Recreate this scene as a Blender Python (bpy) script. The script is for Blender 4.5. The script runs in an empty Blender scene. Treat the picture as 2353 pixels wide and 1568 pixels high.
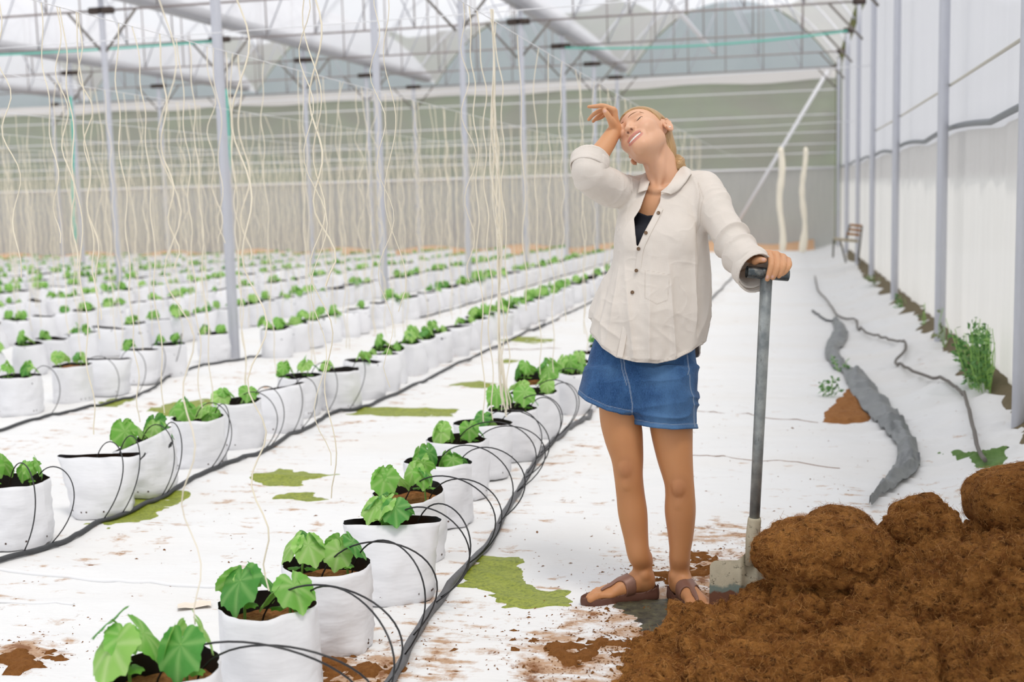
import bpy, math, random
import numpy as np
from mathutils import Vector, Matrix

SC = bpy.context.scene
COL = SC.collection
rng = np.random.default_rng(7)
random.seed(7)

# ------------------------------------------------------------------ camera
IW, IH, FPX = 2353.0, 1568.0, 2800.0
CAM_H, YAW, PITCH, ROLL = 1.36, math.radians(13.233), math.radians(7.116), math.atan(0.028)
_fw = np.array([-math.sin(YAW)*math.cos(PITCH), math.cos(YAW)*math.cos(PITCH), -math.sin(PITCH)])
_r0 = np.array([math.cos(YAW), math.sin(YAW), 0.0])
_u0 = np.cross(_r0, _fw)
CR = _r0*math.cos(ROLL) - _u0*math.sin(ROLL)
CU = _r0*math.sin(ROLL) + _u0*math.cos(ROLL)
CF = _fw
CO = np.array([0.0, 0.0, CAM_H])
cam_d = bpy.data.cameras.new('camera')
cam = bpy.data.objects.new('camera', cam_d); COL.objects.link(cam)
cam_d.sensor_width = 36.0
cam_d.lens = 36.0*FPX/IW
cam_d.clip_start = 0.05; cam_d.clip_end = 400
cam.matrix_world = Matrix(((CR[0], CU[0], -CF[0], CO[0]), (CR[1], CU[1], -CF[1], CO[1]), (CR[2], CU[2], -CF[2], CO[2]), (0, 0, 0, 1)))
cam_d.dof.use_dof = True
cam_d.dof.focus_distance = 3.95
cam_d.dof.aperture_fstop = 2.8
SC.camera = cam

# ------------------------------------------------------------------ light and exposure
world = bpy.data.worlds.new('sky'); SC.world = world
world.use_nodes = True
wn = world.node_tree
wn.nodes['Background'].inputs[0].default_value = (0.93, 0.96, 1.0, 1)
wn.nodes['Background'].inputs[1].default_value = 1.12
sun_d = bpy.data.lights.new('sun', 'SUN'); sun_d.energy = 3.3; sun_d.angle = math.radians(16)
sun_d.color = (1.0, 0.95, 0.88)
sun = bpy.data.objects.new('sun', sun_d); COL.objects.link(sun)
sun.rotation_euler = Vector((-0.36, 0.34, -1.0)).to_track_quat('-Z', 'Y').to_euler()
SC.view_settings.view_transform = 'Standard'
SC.view_settings.look = 'None'
SC.view_settings.gamma = 1.0
SC.view_settings.use_curve_mapping = False
SC.view_settings.exposure = -0.2
SC.cycles.max_bounces = 7
SC.cycles.diffuse_bounces = 4
SC.cycles.transparent_max_bounces = 16
SC.cycles.caustics_reflective = False
SC.cycles.caustics_refractive = False

# ------------------------------------------------------------------ placing things
def ground(x, y):
    t = y - 6.0
    z = -0.02*(t + np.sqrt(t*t + 9.0))/2
    s = np.clip((np.asarray(x) - 0.55)/0.6, 0, 1); s = s*s*(3 - 2*s)
    return z + 0.12*s
def ray(px, py):
    return CF + CR*(px - IW/2)/FPX - CU*(py - IH/2)/FPX
def onz(px, py, z=0.0):
    d = ray(px, py); return CO + d*((z - CAM_H)/d[2])
def ong(px, py, dz=0.0):
    p = onz(px, py, dz)
    for _ in range(25):
        p = onz(px, py, float(ground(p[0], p[1])) + dz)
    return p
def onx(px, py, X):
    d = ray(px, py); return CO + d*(X/d[0])
def ony(px, py, Y):
    d = ray(px, py); return CO + d*(Y/d[1])
def atd(px, py, depth):
    return CO + ray(px, py)*depth

# ------------------------------------------------------------------ objects
def link(o, parent=None):
    COL.objects.link(o)
    if parent is not None: o.parent = parent
    return o
def tag(o, label=None, cat=None, group=None, kind=None):
    if label: o['label'] = label
    if cat: o['category'] = cat
    if group: o['group'] = group
    if kind: o['kind'] = kind
    return o
def thing(name, loc, label, cat, group=None, rz=0.0):
    o = bpy.data.objects.new(name, None); o.location = loc; o.rotation_euler = (0, 0, rz)
    o.empty_display_size = 0.1
    link(o); return tag(o, label, cat, group)
def mesh_np(name, V, faces, mats, smooth=True, attrs=None, mat_idx=None):
    """faces: array (n,k) or list of such arrays"""
    me = bpy.data.meshes.new(name)
    V = np.asarray(V, dtype=np.float32)
    if isinstance(faces, np.ndarray): faces = [faces]
    faces = [np.asarray(f, dtype=np.int32) for f in faces if len(f)]
    me.vertices.add(len(V)); me.vertices.foreach_set('co', V.ravel())
    nl = sum(f.size for f in faces); npoly = sum(len(f) for f in faces)
    me.loops.add(nl); me.polygons.add(npoly)
    me.loops.foreach_set('vertex_index', np.concatenate([f.ravel() for f in faces]))
    tot = np.concatenate([np.full(len(f), f.shape[1], np.int32) for f in faces])
    st = np.concatenate([[0], np.cumsum(tot)[:-1]]).astype(np.int32)
    me.polygons.foreach_set('loop_start', st); me.polygons.foreach_set('loop_total', tot)
    if smooth: me.polygons.foreach_set('use_smooth', np.ones(npoly, dtype=bool))
    if mat_idx is not None: me.polygons.foreach_set('material_index', np.asarray(mat_idx, dtype=np.int32))
    me.update(calc_edges=True); me.validate()
    for m in (mats if isinstance(mats, (list, tuple)) else [mats]): me.materials.append(m)
    if attrs:
        for k, a in attrs.items():
            a = np.asarray(a, dtype=np.float32)
            if a.ndim == 1:
                at = me.attributes.new(k, 'FLOAT', 'POINT'); at.data.foreach_set('value', a)
            else:
                at = me.attributes.new(k, 'FLOAT_COLOR', 'POINT')
                if a.shape[1] == 3: a = np.concatenate([a, np.ones((len(a), 1), np.float32)], 1)
                at.data.foreach_set('color', a.ravel())
    return me
class MB:
    def __init__(s): s.v = []; s.f3 = []; s.f4 = []; s.n = 0; s.at = []
    def add(s, V, quads=None, tris=None, at=0.0):
        V = np.asarray(V, dtype=float).reshape(-1, 3)
        if quads is not None and len(quads): s.f4.append(np.asarray(quads, dtype=np.int64).reshape(-1, 4) + s.n)
        if tris is not None and len(tris): s.f3.append(np.asarray(tris, dtype=np.int64).reshape(-1, 3) + s.n)
        s.v.append(V); s.n += len(V)
        s.at.append(np.full(len(V), at) if np.isscalar(at) else np.asarray(at))
    def box(s, c, size, R=None):
        x, y, z = np.asarray(size)/2.0
        V = np.array([[sx*x, sy*y, sz*z] for sx in (-1, 1) for sy in (-1, 1) for sz in (-1, 1)])
        if R is not None: V = V @ np.asarray(R).T
        s.add(V + np.asarray(c), [[0, 1, 3, 2], [4, 6, 7, 5], [0, 4, 5, 1], [2, 3, 7, 6], [0, 2, 6, 4], [1, 5, 7, 3]])
    def tube(s, P, r, n=8, cap=True, flat=1.0, at=0.0):
        P = np.asarray(P, dtype=float); m = len(P)
        r = np.full(m, r) if np.isscalar(r) else np.asarray(r, dtype=float)
        T = np.gradient(P, axis=0); T /= np.linalg.norm(T, axis=1)[:, None] + 1e-12
        a = np.array([0, 0, 1.0]) if abs(T[0][2]) < 0.9 else np.array([1.0, 0, 0])
        N = np.cross(T[0], a); N /= np.linalg.norm(N)
        V = []
        ang = np.linspace(0, 2*math.pi, n, endpoint=False)
        for i in range(m):
            N = N - T[i]*(N @ T[i]); N /= np.linalg.norm(N) + 1e-12
            B = np.cross(T[i], N)
            V.append(P[i] + r[i]*(np.cos(ang)[:, None]*N + flat*np.sin(ang)[:, None]*B))
        V = np.concatenate(V)
        i = np.arange(m - 1)[:, None]*n; j = np.arange(n)[None]; k = (np.arange(n)[None] + 1) % n
        q = np.stack([i + j, i + k, i + n + k, i + n + j], -1).reshape(-1, 4)
        tr = []
        if cap:
            V = np.concatenate([V, [P[0], P[-1]]]); c0 = m*n
            tr = [[c0, (j2 + 1) % n, j2] for j2 in range(n)] + [[c0 + 1, (m - 1)*n + j2, (m - 1)*n + (j2 + 1) % n] for j2 in range(n)]
        s.add(V, q, tr, at)
    def rod(s, a, b, r, n=8): s.tube([a, b], r, n)
    def bar(s, a, b, w, h, up=(0, 0, 1)):
        a = np.asarray(a, float); b = np.asarray(b, float); t = b - a; L = np.linalg.norm(t); t /= L
        u = np.asarray(up, float); x = np.cross(u, t); x /= np.linalg.norm(x); y = np.cross(t, x)
        s.box((a + b)/2, (w, L, h), np.stack([x, t, y], 1))
    def grid(s, G, at=None):
        G = np.asarray(G); a, b = G.shape[:2]
        i = np.arange(a - 1)[:, None]*b; j = np.arange(b - 1)[None]
        q = np.stack([i + j, i + j + 1, i + b + j + 1, i + b + j], -1).reshape(-1, 4)
        s.add(G.reshape(-1, 3), q, None, 0.0 if at is None else np.asarray(at).ravel())
    def ball(s, c, r, n=10, m=7):
        r = np.asarray(r) if not np.isscalar(r) else np.array([r]*3)
        th = np.linspace(0, math.pi, m); ph = np.linspace(0, 2*math.pi, n + 1)
        G = np.stack([np.sin(th)[:, None]*np.cos(ph), np.sin(th)[:, None]*np.sin(ph), np.cos(th)[:, None]*np.ones(n + 1)], -1)*r + np.asarray(c)
        s.grid(G[::-1])
    def mesh(s, name, mats, smooth=True, attr=None, origin=None):
        V = np.concatenate(s.v)
        if origin is not None: V = V - np.asarray(origin)
        fs = []
        if s.f4: fs.append(np.concatenate(s.f4))
        if s.f3: fs.append(np.concatenate(s.f3))
        return mesh_np(name, V, fs, mats, smooth, {attr: np.concatenate(s.at)} if attr else None)
    def obj(s, name, mats, parent=None, smooth=True, attr=None, origin=None, label=None):
        o = bpy.data.objects.new(name, s.mesh(name, mats, smooth, attr, origin))
        if origin is not None and parent is None: o.location = origin
        link(o, parent)
        if label: o['label'] = label
        return o

def vnoise(P, scale=1.0, seed=0):
    P = np.asarray(P)*scale + seed*17.13 + 1000.0
    I = np.floor(P).astype(np.int64); F = P - I; F = F*F*(3 - 2*F)
    out = np.zeros(len(P))
    for dx in (0, 1):
        wx = F[:, 0] if dx else 1 - F[:, 0]
        for dy in (0, 1):
            wy = F[:, 1] if dy else 1 - F[:, 1]
            for dz in (0, 1):
                wz = F[:, 2] if dz else 1 - F[:, 2]
                h = ((I[:, 0] + dx)*374761393 + (I[:, 1] + dy)*668265263 + (I[:, 2] + dz)*2246822519) & 0xffffffff
                h = ((h ^ (h >> 13))*1274126177) & 0xffffffff
                h = (h ^ (h >> 16)) & 0xffff
                out += wx*wy*wz*(h/65535.0)
    return out*2 - 1
def fbm(P, scale, octv=3, seed=0, gain=0.5):
    a, o = 1.0, 0
    for k in range(octv):
        o = o + a*vnoise(P, scale*2**k, seed + k*3); a *= gain
    return o
def cr_curve(P, n=8):
    """Catmull-Rom through points P"""
    P = np.asarray(P, float); Q = np.concatenate([[2*P[0] - P[1]], P, [2*P[-1] - P[-2]]])
    out = []
    for i in range(len(P) - 1):
        p0, p1, p2, p3 = Q[i:i + 4]
        for t in np.linspace(0, 1, n, endpoint=False):
            out.append(.5*((2*p1) + (-p0 + p2)*t + (2*p0 - 5*p1 + 4*p2 - p3)*t*t + (-p0 + 3*p1 - 3*p2 + p3)*t**3))
    out.append(P[-1]); return np.array(out)

# ------------------------------------------------------------------ materials
class NT:
    def __init__(s, name):
        s.m = bpy.data.materials.new(name); s.m.use_nodes = True
        s.t = s.m.node_tree; s.t.nodes.clear(); s.out = s.t.nodes.new('ShaderNodeOutputMaterial')
    def n(s, typ, **kw):
        nd = s.t.nodes.new('ShaderNode' + typ)
        for k, v in kw.items():
            if k.startswith('i_'):
                key = k[2:]
                key = int(key) if key.isdigit() else key.replace('_', ' ')
                sk = nd.inputs[key]
                if hasattr(v, 'is_output') or isinstance(v, bpy.types.NodeSocket): s.t.links.new(v, sk)
                else: sk.default_value = v
            else: setattr(nd, k, v)
        return nd
    def l(s, a, b): s.t.links.new(a, b)
    def ramp(s, fac, stops, interp='LINEAR'):
        r = s.n('ValToRGB', i_0=fac); r.color_ramp.interpolation = interp
        e = r.color_ramp.elements
        while len(e) < len(stops): e.new(0.5)
        for q, (p, c) in zip(e, stops):
            q.position = p; q.color = (c, c, c, 1) if np.isscalar(c) else (*c, 1)
        return r.outputs[0]
    def mix(s, fac, a, b, blend='MIX'):
        nd = s.n('Mix', data_type='RGBA', blend_type=blend)
        for sock, v in ((nd.inputs[0], fac), (nd.inputs[6], a), (nd.inputs[7], b)):
            if isinstance(v, bpy.types.NodeSocket): s.l(v, sock)
            elif np.isscalar(v): sock.default_value = v
            else: sock.default_value = (*v, 1)
        return nd.outputs[2]
    def noise(s, scale=5, detail=3, rough=0.5, vec=None, dist=0.0):
        nd = s.n('TexNoise'); nd.inputs['Scale'].default_value = scale; nd.inputs['Detail'].default_value = detail
        nd.inputs['Roughness'].default_value = rough; nd.inputs['Distortion'].default_value = dist
        if vec is not None: s.l(vec, nd.inputs['Vector'])
        return nd.outputs[0]
    def coord(s, scale=None, kind='Object', rot=None):
        c = s.n('TexCoord').outputs[kind]
        if scale is None and rot is None: return c
        mp = s.n('Mapping'); s.l(c, mp.inputs[0])
        if scale is not None: mp.inputs['Scale'].default_value = scale
        if rot is not None: mp.inputs['Rotation'].default_value = rot
        return mp.outputs[0]
    def pos(s, scale=None):
        c = s.n('NewGeometry').outputs['Position']
        if scale is None: return c
        mp = s.n('Mapping'); s.l(c, mp.inputs[0]); mp.inputs['Scale'].default_value = scale
        return mp.outputs[0]
    def attr(s, name, out='Fac'): return s.n('Attribute', attribute_name=name).outputs[out]
    def bump(s, h, strength=0.3, dist=0.01, normal=None):
        b = s.n('Bump', i_Height=h); b.inputs['Strength'].default_value = strength; b.inputs['Distance'].default_value = dist
        if normal is not None: s.l(normal, b.inputs['Normal'])
        return b.outputs[0]
    def pbsdf(s, col, rough=0.6, metal=0.0, normal=None, spec=0.5, sub=0.0, subr=(0.01, 0.004, 0.002), sheen=0.0):
        p = s.n('BsdfPrincipled')
        for k, v in (('Base Color', col), ('Roughness', rough), ('Metallic', metal)):
            if isinstance(v, bpy.types.NodeSocket): s.l(v, p.inputs[k])
            elif k == 'Base Color': p.inputs[k].default_value = (*v, 1)
            else: p.inputs[k].default_value = v
        p.inputs['Specular IOR Level'].default_value = spec
        if normal is not None: s.l(normal, p.inputs['Normal'])
        if sub: p.inputs['Subsurface Weight'].default_value = sub; p.inputs['Subsurface Radius'].default_value = (1, .4, .2); p.inputs['Subsurface Scale'].default_value = subr[0]
        if sheen: p.inputs['Sheen Weight'].default_value = sheen
        return p.outputs[0]
    def done(s, sh): s.l(sh, s.out.inputs[0]); return s.m
    def film(s, col, transp, transl, refl_col=None):
        """thin sheet: part see-through, part glowing through, part reflecting"""
        tr = s.n('BsdfTransparent'); tl = s.n('BsdfTranslucent'); df = s.n('BsdfDiffuse')
        for nd in (tl, df):
            if isinstance(col, bpy.types.NodeSocket): s.l(col, nd.inputs[0])
            else: nd.inputs[0].default_value = (*col, 1)
        m1 = s.n('MixShader', i_0=transl); s.l(df.outputs[0], m1.inputs[1]); s.l(tl.outputs[0], m1.inputs[2])
        m2 = s.n('MixShader', i_0=transp); s.l(m1.outputs[0], m2.inputs[1]); s.l(tr.outputs[0], m2.inputs[2])
        return m2.outputs[0]
def srgb(r, g, b):
    f = lambda c: c/12.92 if c <= 0.04045 else ((c + 0.055)/1.055)**2.4
    return (f(r/255), f(g/255), f(b/255))
def plain(name, col, rough=0.6, metal=0.0, nscale=None, namp=0.15, bump=0.0, spec=0.5):
    t = NT(name); c = col; nrm = None
    if nscale:
        nz = t.noise(nscale, 4, 0.6, t.coord())
        c = t.mix(nz, tuple(x*(1 - namp) for x in col), tuple(min(1, x*(1 + namp)) for x in col))
        if bump: nrm = t.bump(nz, bump, 0.004)
    return t.done(t.pbsdf(c, rough, metal, nrm, spec))
# ------------------------------------------------------------------ the setting
def polysdf(P, poly):
    """signed distance of 2-D points to a closed polygon (negative inside)"""
    P = np.asarray(P, float); poly = np.asarray(poly, float)
    d = np.full(len(P), 1e18); inside = np.zeros(len(P), bool)
    for i in range(len(poly)):
        a = poly[i]; b = poly[(i + 1) % len(poly)]
        e = b - a; w = P - a
        t = np.clip((w @ e)/(e @ e + 1e-12), 0, 1)
        q = w - t[:, None]*e
        d = np.minimum(d, (q*q).sum(1))
        cond = (a[1] <= P[:, 1]) != (b[1] <= P[:, 1])
        with np.errstate(divide='ignore', invalid='ignore'):
            xi = a[0] + (P[:, 1] - a[1])*(b[0] - a[0])/(b[1] - a[1])
        inside ^= cond & (P[:, 0] < xi)
    d = np.sqrt(d); d[inside] *= -1
    return d
def floor_z(x, y):
    x = np.asarray(x, float); y = np.asarray(y, float)
    P = np.stack([x.ravel(), y.ravel(), np.zeros(x.size)], 1)
    a = vnoise(P*[1.1, 2.6, 1], 1.0, 1)*0.012 + (1 - np.abs(vnoise(P*[1.6, 5.5, 1] + 0.25*vnoise(P, 2.0, 9)[:, None], 1.0, 2)))**3*0.014
    a = a + vnoise(P, 9.0, 5)*0.0025 + (1 - np.abs(vnoise(P @ np.array([[.8, .6, 0], [-.6, .8, 0], [0, 0, 1]])*[3, 9, 1], 1.0, 6)))**5*0.008
    s = np.clip((P[:, 0] - 0.2)/0.6, 0, 1)
    a = a*(1 + 1.9*s) - 0.012
    return ground(x, y) + a.reshape(x.shape)

YEND, XR = 37.0, 1.22
def lin(a, b, st): return np.arange(a, b, st)
fx = np.concatenate([lin(-33, -6, .4), lin(-6, -2.6, .08), lin(-2.6, 2.0, .03), [2.0]])
fy = np.concatenate([lin(-4, 1.8, .5), lin(1.8, 10, .03), lin(10, 20, .1), lin(20, YEND, .4), [YEND]])
FX, FY = np.meshgrid(fx, fy)
FZ = floor_z(FX, FY)
MUD = [(1500, 1440, .45, .55), (1650, 1300, .40, .5), (1350, 1520, .4, .6), (820, 1545, .2, .7), (1560, 1390, .25, .8), (40, 1500, .16, .7),
       (1660, 1230, .3, .45), (300, 1080, .5, .2), (950, 1480, .7, .3), (1130, 1470, .6, .35), (1010, 1500, .5, .4), (2300, 1250, 1.2, .3), (600, 1150, .6, .22), (800, 1250, .8, .15)]
mud = np.zeros(FX.shape)
for (px, py, r, a) in MUD:
    c = ong(px, py); mud = np.maximum(mud, a*np.exp(-((FX - c[0])**2 + (FY - c[1])**2)/(r*r)))
for X in (-1.35, -2.85, -4.5): mud = np.maximum(mud, .22*np.exp(-((FX - X - .15)/.3)**2))
m = MB(); m.grid(np.stack([FX, FY, FZ], -1), mud)
t = NT('white_ground_cover')
P = t.pos(); nz1 = t.noise(2.2, 5, .65, t.pos((2.4, 9.0, 3.0))); nz2 = t.noise(9, 6, .7, P); nz3 = t.noise(60, 3, .6, P); big = t.noise(.7, 3, .5, t.pos((1.0, 2.2, 1.0)))
mu = t.attr('mud')
ad = t.n('Math', operation='MULTIPLY', i_0=nz1, i_1=nz2).outputs[0]
sc = t.n('Math', operation='MULTIPLY_ADD', i_0=mu, i_1=.34, i_2=ad).outputs[0]
st = t.ramp(sc, [(.36, 0.0), (.46, .85)])
st2 = t.ramp(t.n('Math', operation='MULTIPLY_ADD', i_0=mu, i_1=.30, i_2=nz2).outputs[0], [(.70, 0.0), (.78, .9)])
haze = t.ramp(big, [(.45, 0.0), (.8, .35)])
base = t.mix(haze, (.775, .773, .768), (.72, .665, .59))
c = t.mix(st, base, srgb(176, 134, 92)); c = t.mix(st2, c, srgb(128, 82, 46))
nb = t.bump(nz3, .12, .003, t.bump(nz1, .35, .02))
M_cover = t.done(t.pbsdf(c, .75, 0, nb, .25))
flo = m.obj('floor', M_cover, attr='mud'); flo['kind'] = 'structure'

# -- thin layers that lie on the cover
def patch(name, poly_px, mat, label, cat, kind='stuff', step=.012, thick=.005, edge=.03, seed=0, rough=.004, ns=14.0):
    W = np.array([ong(x, y)[:2] for x, y in poly_px])
    lo = W.min(0) - .06; hi = W.max(0) + .06
    if hi[1] > 7: step = max(step, .03)
    xs = np.arange(lo[0], hi[0], step); ys = np.arange(lo[1], hi[1], step)
    X, Y = np.meshgrid(xs, ys); Q = np.stack([X.ravel(), Y.ravel()], 1)
    d = polysdf(Q, W) + edge*fbm(np.c_[Q, np.zeros(len(Q))], ns, 3, seed)
    z = floor_z(X, Y).ravel() + np.clip(-d*.5, -.01, thick) + rough*vnoise(np.c_[Q, np.zeros(len(Q))], 60, seed)*(d < -.01)
    V = np.c_[Q, z]; n1, n2 = X.shape
    i = np.arange(n1 - 1)[:, None]*n2; j = np.arange(n2 - 1)[None]
    q = np.stack([i + j, i + j + 1, i + n2 + j + 1, i + n2 + j], -1).reshape(-1, 4)
    q = q[(d[q].min(1) < .006)]
    used = np.unique(q); mp = np.full(len(V), -1); mp[used] = np.arange(len(used))
    c = V[used].mean(0)
    o = bpy.data.objects.new(name, mesh_np(name, V[used] - c, mp[q], mat)); o.location = c
    link(o); return tag(o, label, cat, None, kind)
t = NT('algae'); nz = t.noise(14, 5, .7, t.pos()); nz2 = t.noise(70, 3, .7, t.pos())
c = t.mix(nz, srgb(108, 124, 22), srgb(166, 172, 58)); c = t.mix(t.ramp(nz2, [(.45, 0.0), (.7, .7)]), c, srgb(62, 84, 14))
M_algae = t.done(t.pbsdf(c, .5, 0, t.bump(nz2, .5, .004), .4))
for poly, lab in [
    ([(1100,1275),(1190,1280),(1200,1310),(1230,1345),(1310,1360),(1290,1395),(1210,1402),(1160,1395),(1150,1370),(1100,1355),(1060,1355),(1050,1325)], 'large bright green algae patch between the nearest drip hose and the sandals'),
    ([(185,1205),(250,1216),(340,1190),(445,1133),(360,1130),(300,1140),(285,1185)], 'green algae patch under the second row bags beside the hose'),
    ([(565,1100),(640,1080),(780,1088),(700,1105),(690,1118),(620,1115)], 'forked olive algae puddle in the middle of the aisle'),
    ([(625,1140),(700,1131),(785,1148),(690,1152)], 'narrow algae streak just in front of the forked puddle'),
    ([(335,945),(370,930),(480,918),(495,935),(400,957)], 'olive algae patch behind the second row of bags'),
    ([(800,955),(830,933),(1050,938),(1040,954)], 'long flat algae strip by the bend of the second hose'),
    ([(1030,888),(1060,876),(1160,881),(1110,893)], 'thin algae strip behind the near row of bags'),
    ([(200,937),(260,913),(320,913),(255,942)], 'small algae patch under the third row hose'),
    ([(1145,784),(1200,774),(1285,781),(1230,788)], 'far thin algae streak in the aisle'),
    ([(1135,831),(1170,824),(1205,827),(1170,833)], 'tiny algae spot far along the aisle')]:
    patch('algae_patch', poly, M_algae, lab, 'algae', seed=len(lab), thick=.003, rough=.0015)
t = NT('turf'); nz = t.noise(40, 5, .7, t.pos()); M_turf = t.done(t.pbsdf(t.mix(nz, srgb(70, 110, 48), srgb(120, 150, 80)), .8, 0, t.bump(nz, .8, .02)))
patch('grass_patch', [(2160,1036),(2230,1041),(2312,1026),(2314,1070),(2268,1074),(2215,1056)], M_turf, 'green grass showing where the white cover ends by the coir bales', 'grass', thick=.012, edge=.02, seed=3)
t = NT('bare_soil'); nz = t.noise(30, 5, .7, t.pos()); M_soil = t.done(t.pbsdf(t.mix(nz, srgb(120, 74, 38), srgb(186, 130, 78)), .95, 0, t.bump(nz, .9, .02), .2))
patch('bare_soil', [(1890,968),(1895,950),(1935,915),(1945,890),(1975,910),(2000,968),(1950,972)], M_soil, 'patch of bare brown soil showing beside the black plastic strip', 'soil', thick=.02, edge=.02, seed=5, rough=.01)
t = NT('dark_patch'); nz = t.noise(35, 6, .75, t.pos()); M_dark_patch = t.done(t.pbsdf(t.mix(t.ramp(nz, [(.35, 0.0), (.65, 1.0)]), srgb(38, 34, 26), srgb(92, 88, 62)), .5, 0, t.bump(nz, .6, .01), .5))  # dark mottled layer under and in front of the sandals
patch('dark_patch', [(1420,1395),(1480,1378),(1540,1372),(1640,1385),(1650,1420),(1560,1450),(1480,1452),(1470,1425),(1440,1410)], M_dark_patch, 'dark patch on the cover under and in front of the sandals', 'mud', edge=.05, seed=8, thick=.003, rough=.002)
t = NT('spilt_coir'); nz = t.noise(60, 5, .75, t.pos()); M_spilt = t.done(t.pbsdf(t.mix(nz, srgb(112, 66, 32), srgb(182, 124, 68)), .95, 0, t.bump(nz, 1.0, .02), .1))
for poly, lab in [([(720,1568),(725,1535),(790,1525),(870,1545),(880,1568)], 'heap of spilt brown coir at the foot of the second bag'),
                  ([(0,1530),(0,1490),(60,1498),(120,1510),(60,1535)], 'spilt brown dirt at the left edge of the frame by the first bag'),
                  ([(1500,1325),(1530,1305),(1600,1320),(1630,1300),(1640,1320),(1600,1345),(1530,1345)], 'spilt coir on the cover behind the heels of the sandals'),
                  ([(1592,1282),(1615,1272),(1635,1280),(1610,1290)], 'small clump of coir on the cover left of the shovel socket'),
                  ([(1220,1505),(1290,1478),(1330,1500),(1380,1480),(1400,1500),(1330,1530),(1270,1520)], 'thin scatter of coir on the cover left of the heap')]:
    patch('spilt_coir', poly, M_spilt, lab, 'coir', edge=.10, seed=len(lab), thick=.010, rough=.008, ns=26.0)

# -- end wall: lower film, insect net, upper film with the arched gables
t = NT('lower_film'); nz = t.noise(3, 3, .5, t.pos((4, 1, .5)))
M_lowfilm = t.done(t.film(t.mix(nz, (.60, .59, .60), (.72, .70, .69)), .10, .5))
t = NT('insect_net'); nz = t.noise(2, 3, .5, t.pos()); M_net = t.done(t.film(t.mix(nz, (.70, .71, .68), (.78, .78, .76)), .48, .5))
t = NT('gable_film'); nz = t.noise(1.5, 3, .5, t.pos()); M_gable = t.done(t.film(t.mix(nz, (.62, .69, .76), (.70, .76, .82)), .14, .55))
t = NT('roof_film'); nz = t.noise(1.2, 3, .5, t.pos()); M_roof = t.done(t.film(t.mix(nz, (.84, .84, .88), (.90, .90, .93)), .45, .6))
t = NT('side_film'); nz = t.noise(2.0, 4, .6, t.pos((3, 3, .35))); M_side = t.done(t.film(t.mix(nz, (.66, .66, .69), (.73, .73, .755)), .04, .5))
t = NT('side_curtain'); nz = t.noise(3.0, 5, .6, t.pos((4, 4, .4))); M_curt = t.done(t.film(t.mix(nz, (.70, .685, .655), (.78, .765, .74)), .02, .5))
t = NT('galvanised'); nz = t.noise(25, 4, .6, t.coord()); M_galv = t.done(t.pbsdf(t.mix(nz, (.50, .51, .56), (.60, .61, .66)), .45, .25))
M_rust = plain('rusty_steel', srgb(150, 140, 138), .6, .2, 30, .25)
M_dark = plain('dark_clamp', srgb(70, 58, 52), .7)
M_white = plain('white_rail', (.80, .80, .83), .5)
M_teal = plain('teal_pipe', srgb(96, 190, 172), .5)
BAYS = [(XR - .12 - 6.0*(k + 1), XR - .12 - 6.0*k) for k in range(6)]
BX = lambda k: XR - .12 - 6.0*k
ZE, ZNET, ZLOW, RISE = 4.62, 4.42, 1.72, 2.0
zb = float(ground(0, YEND)) - .1
def arch(x0, x1, n=24, z=ZE):
    u = np.linspace(0, 1, n + 1)
    return np.stack([x0 + (x1 - x0)*u, z + RISE*(1 - np.abs(2*u - 1)**2.2)], 1)
m = MB()
xs = np.linspace(BX(6), BX(0), 70); zs = np.linspace(zb, ZLOW, 8); X, Z = np.meshgrid(xs, zs)
m.grid(np.stack([X, YEND + .02*np.sin(X*7 + np.sin(X*3)*2), Z], -1))
o = m.obj('wall_back', M_lowfilm); o['kind'] = 'structure'
m = MB(); xs = np.linspace(BX(6), BX(0), 70); zs = np.linspace(ZLOW, ZNET, 8); X, Z = np.meshgrid(xs, zs)
m.grid(np.stack([X, np.full(X.shape, YEND + .03), Z], -1)); n = m.obj('insect_net', M_net, o); n['kind'] = 'structure'
m = MB()
for (x0, x1) in BAYS:
    A = arch(x0, x1)
    m.grid(np.stack([np.stack([A[:, 0], np.full(len(A), YEND + .02), np.full(len(A), ZNET - .15)], 1), np.stack([A[:, 0], np.full(len(A), YEND + .02), A[:, 1]], 1)]))
n = m.obj('gable_film', M_gable, o); n['kind'] = 'structure'
m = MB(); m.rod((BX(6), YEND - .03, ZLOW), (BX(0), YEND - .03, ZLOW), .035)
for z in (2.15, 2.42, 2.75, 3.25, 3.95): m.rod((BX(6), YEND - .05, z), (BX(0), YEND - .05, z), .018)
n = m.obj('rail', M_white, o); n['kind'] = 'structure'
m = MB(); m.grid(np.stack([np.stack([np.linspace(BX(6), BX(0), 60), np.full(60, YEND - .04 - .02*h), ZNET + .12 - h*.3 - .04*np.cos(np.linspace(0, 60, 60))*h], 1) for h in (0, 1)]))
n = m.obj('film_hem', plain('film_hem', (.66, .64, .62), .7), o); n['kind'] = 'structure'
# roof
m = MB()
for (x0, x1) in BAYS:
    A = arch(x0, x1)
    m.grid(np.stack([np.stack([A[:, 0], np.full(len(A), y), A[:, 1] + .05], 1) for y in np.linspace(-5, YEND + .05, 12)]))
o = m.obj('roof', M_roof); o['kind'] = 'structure'
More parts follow.
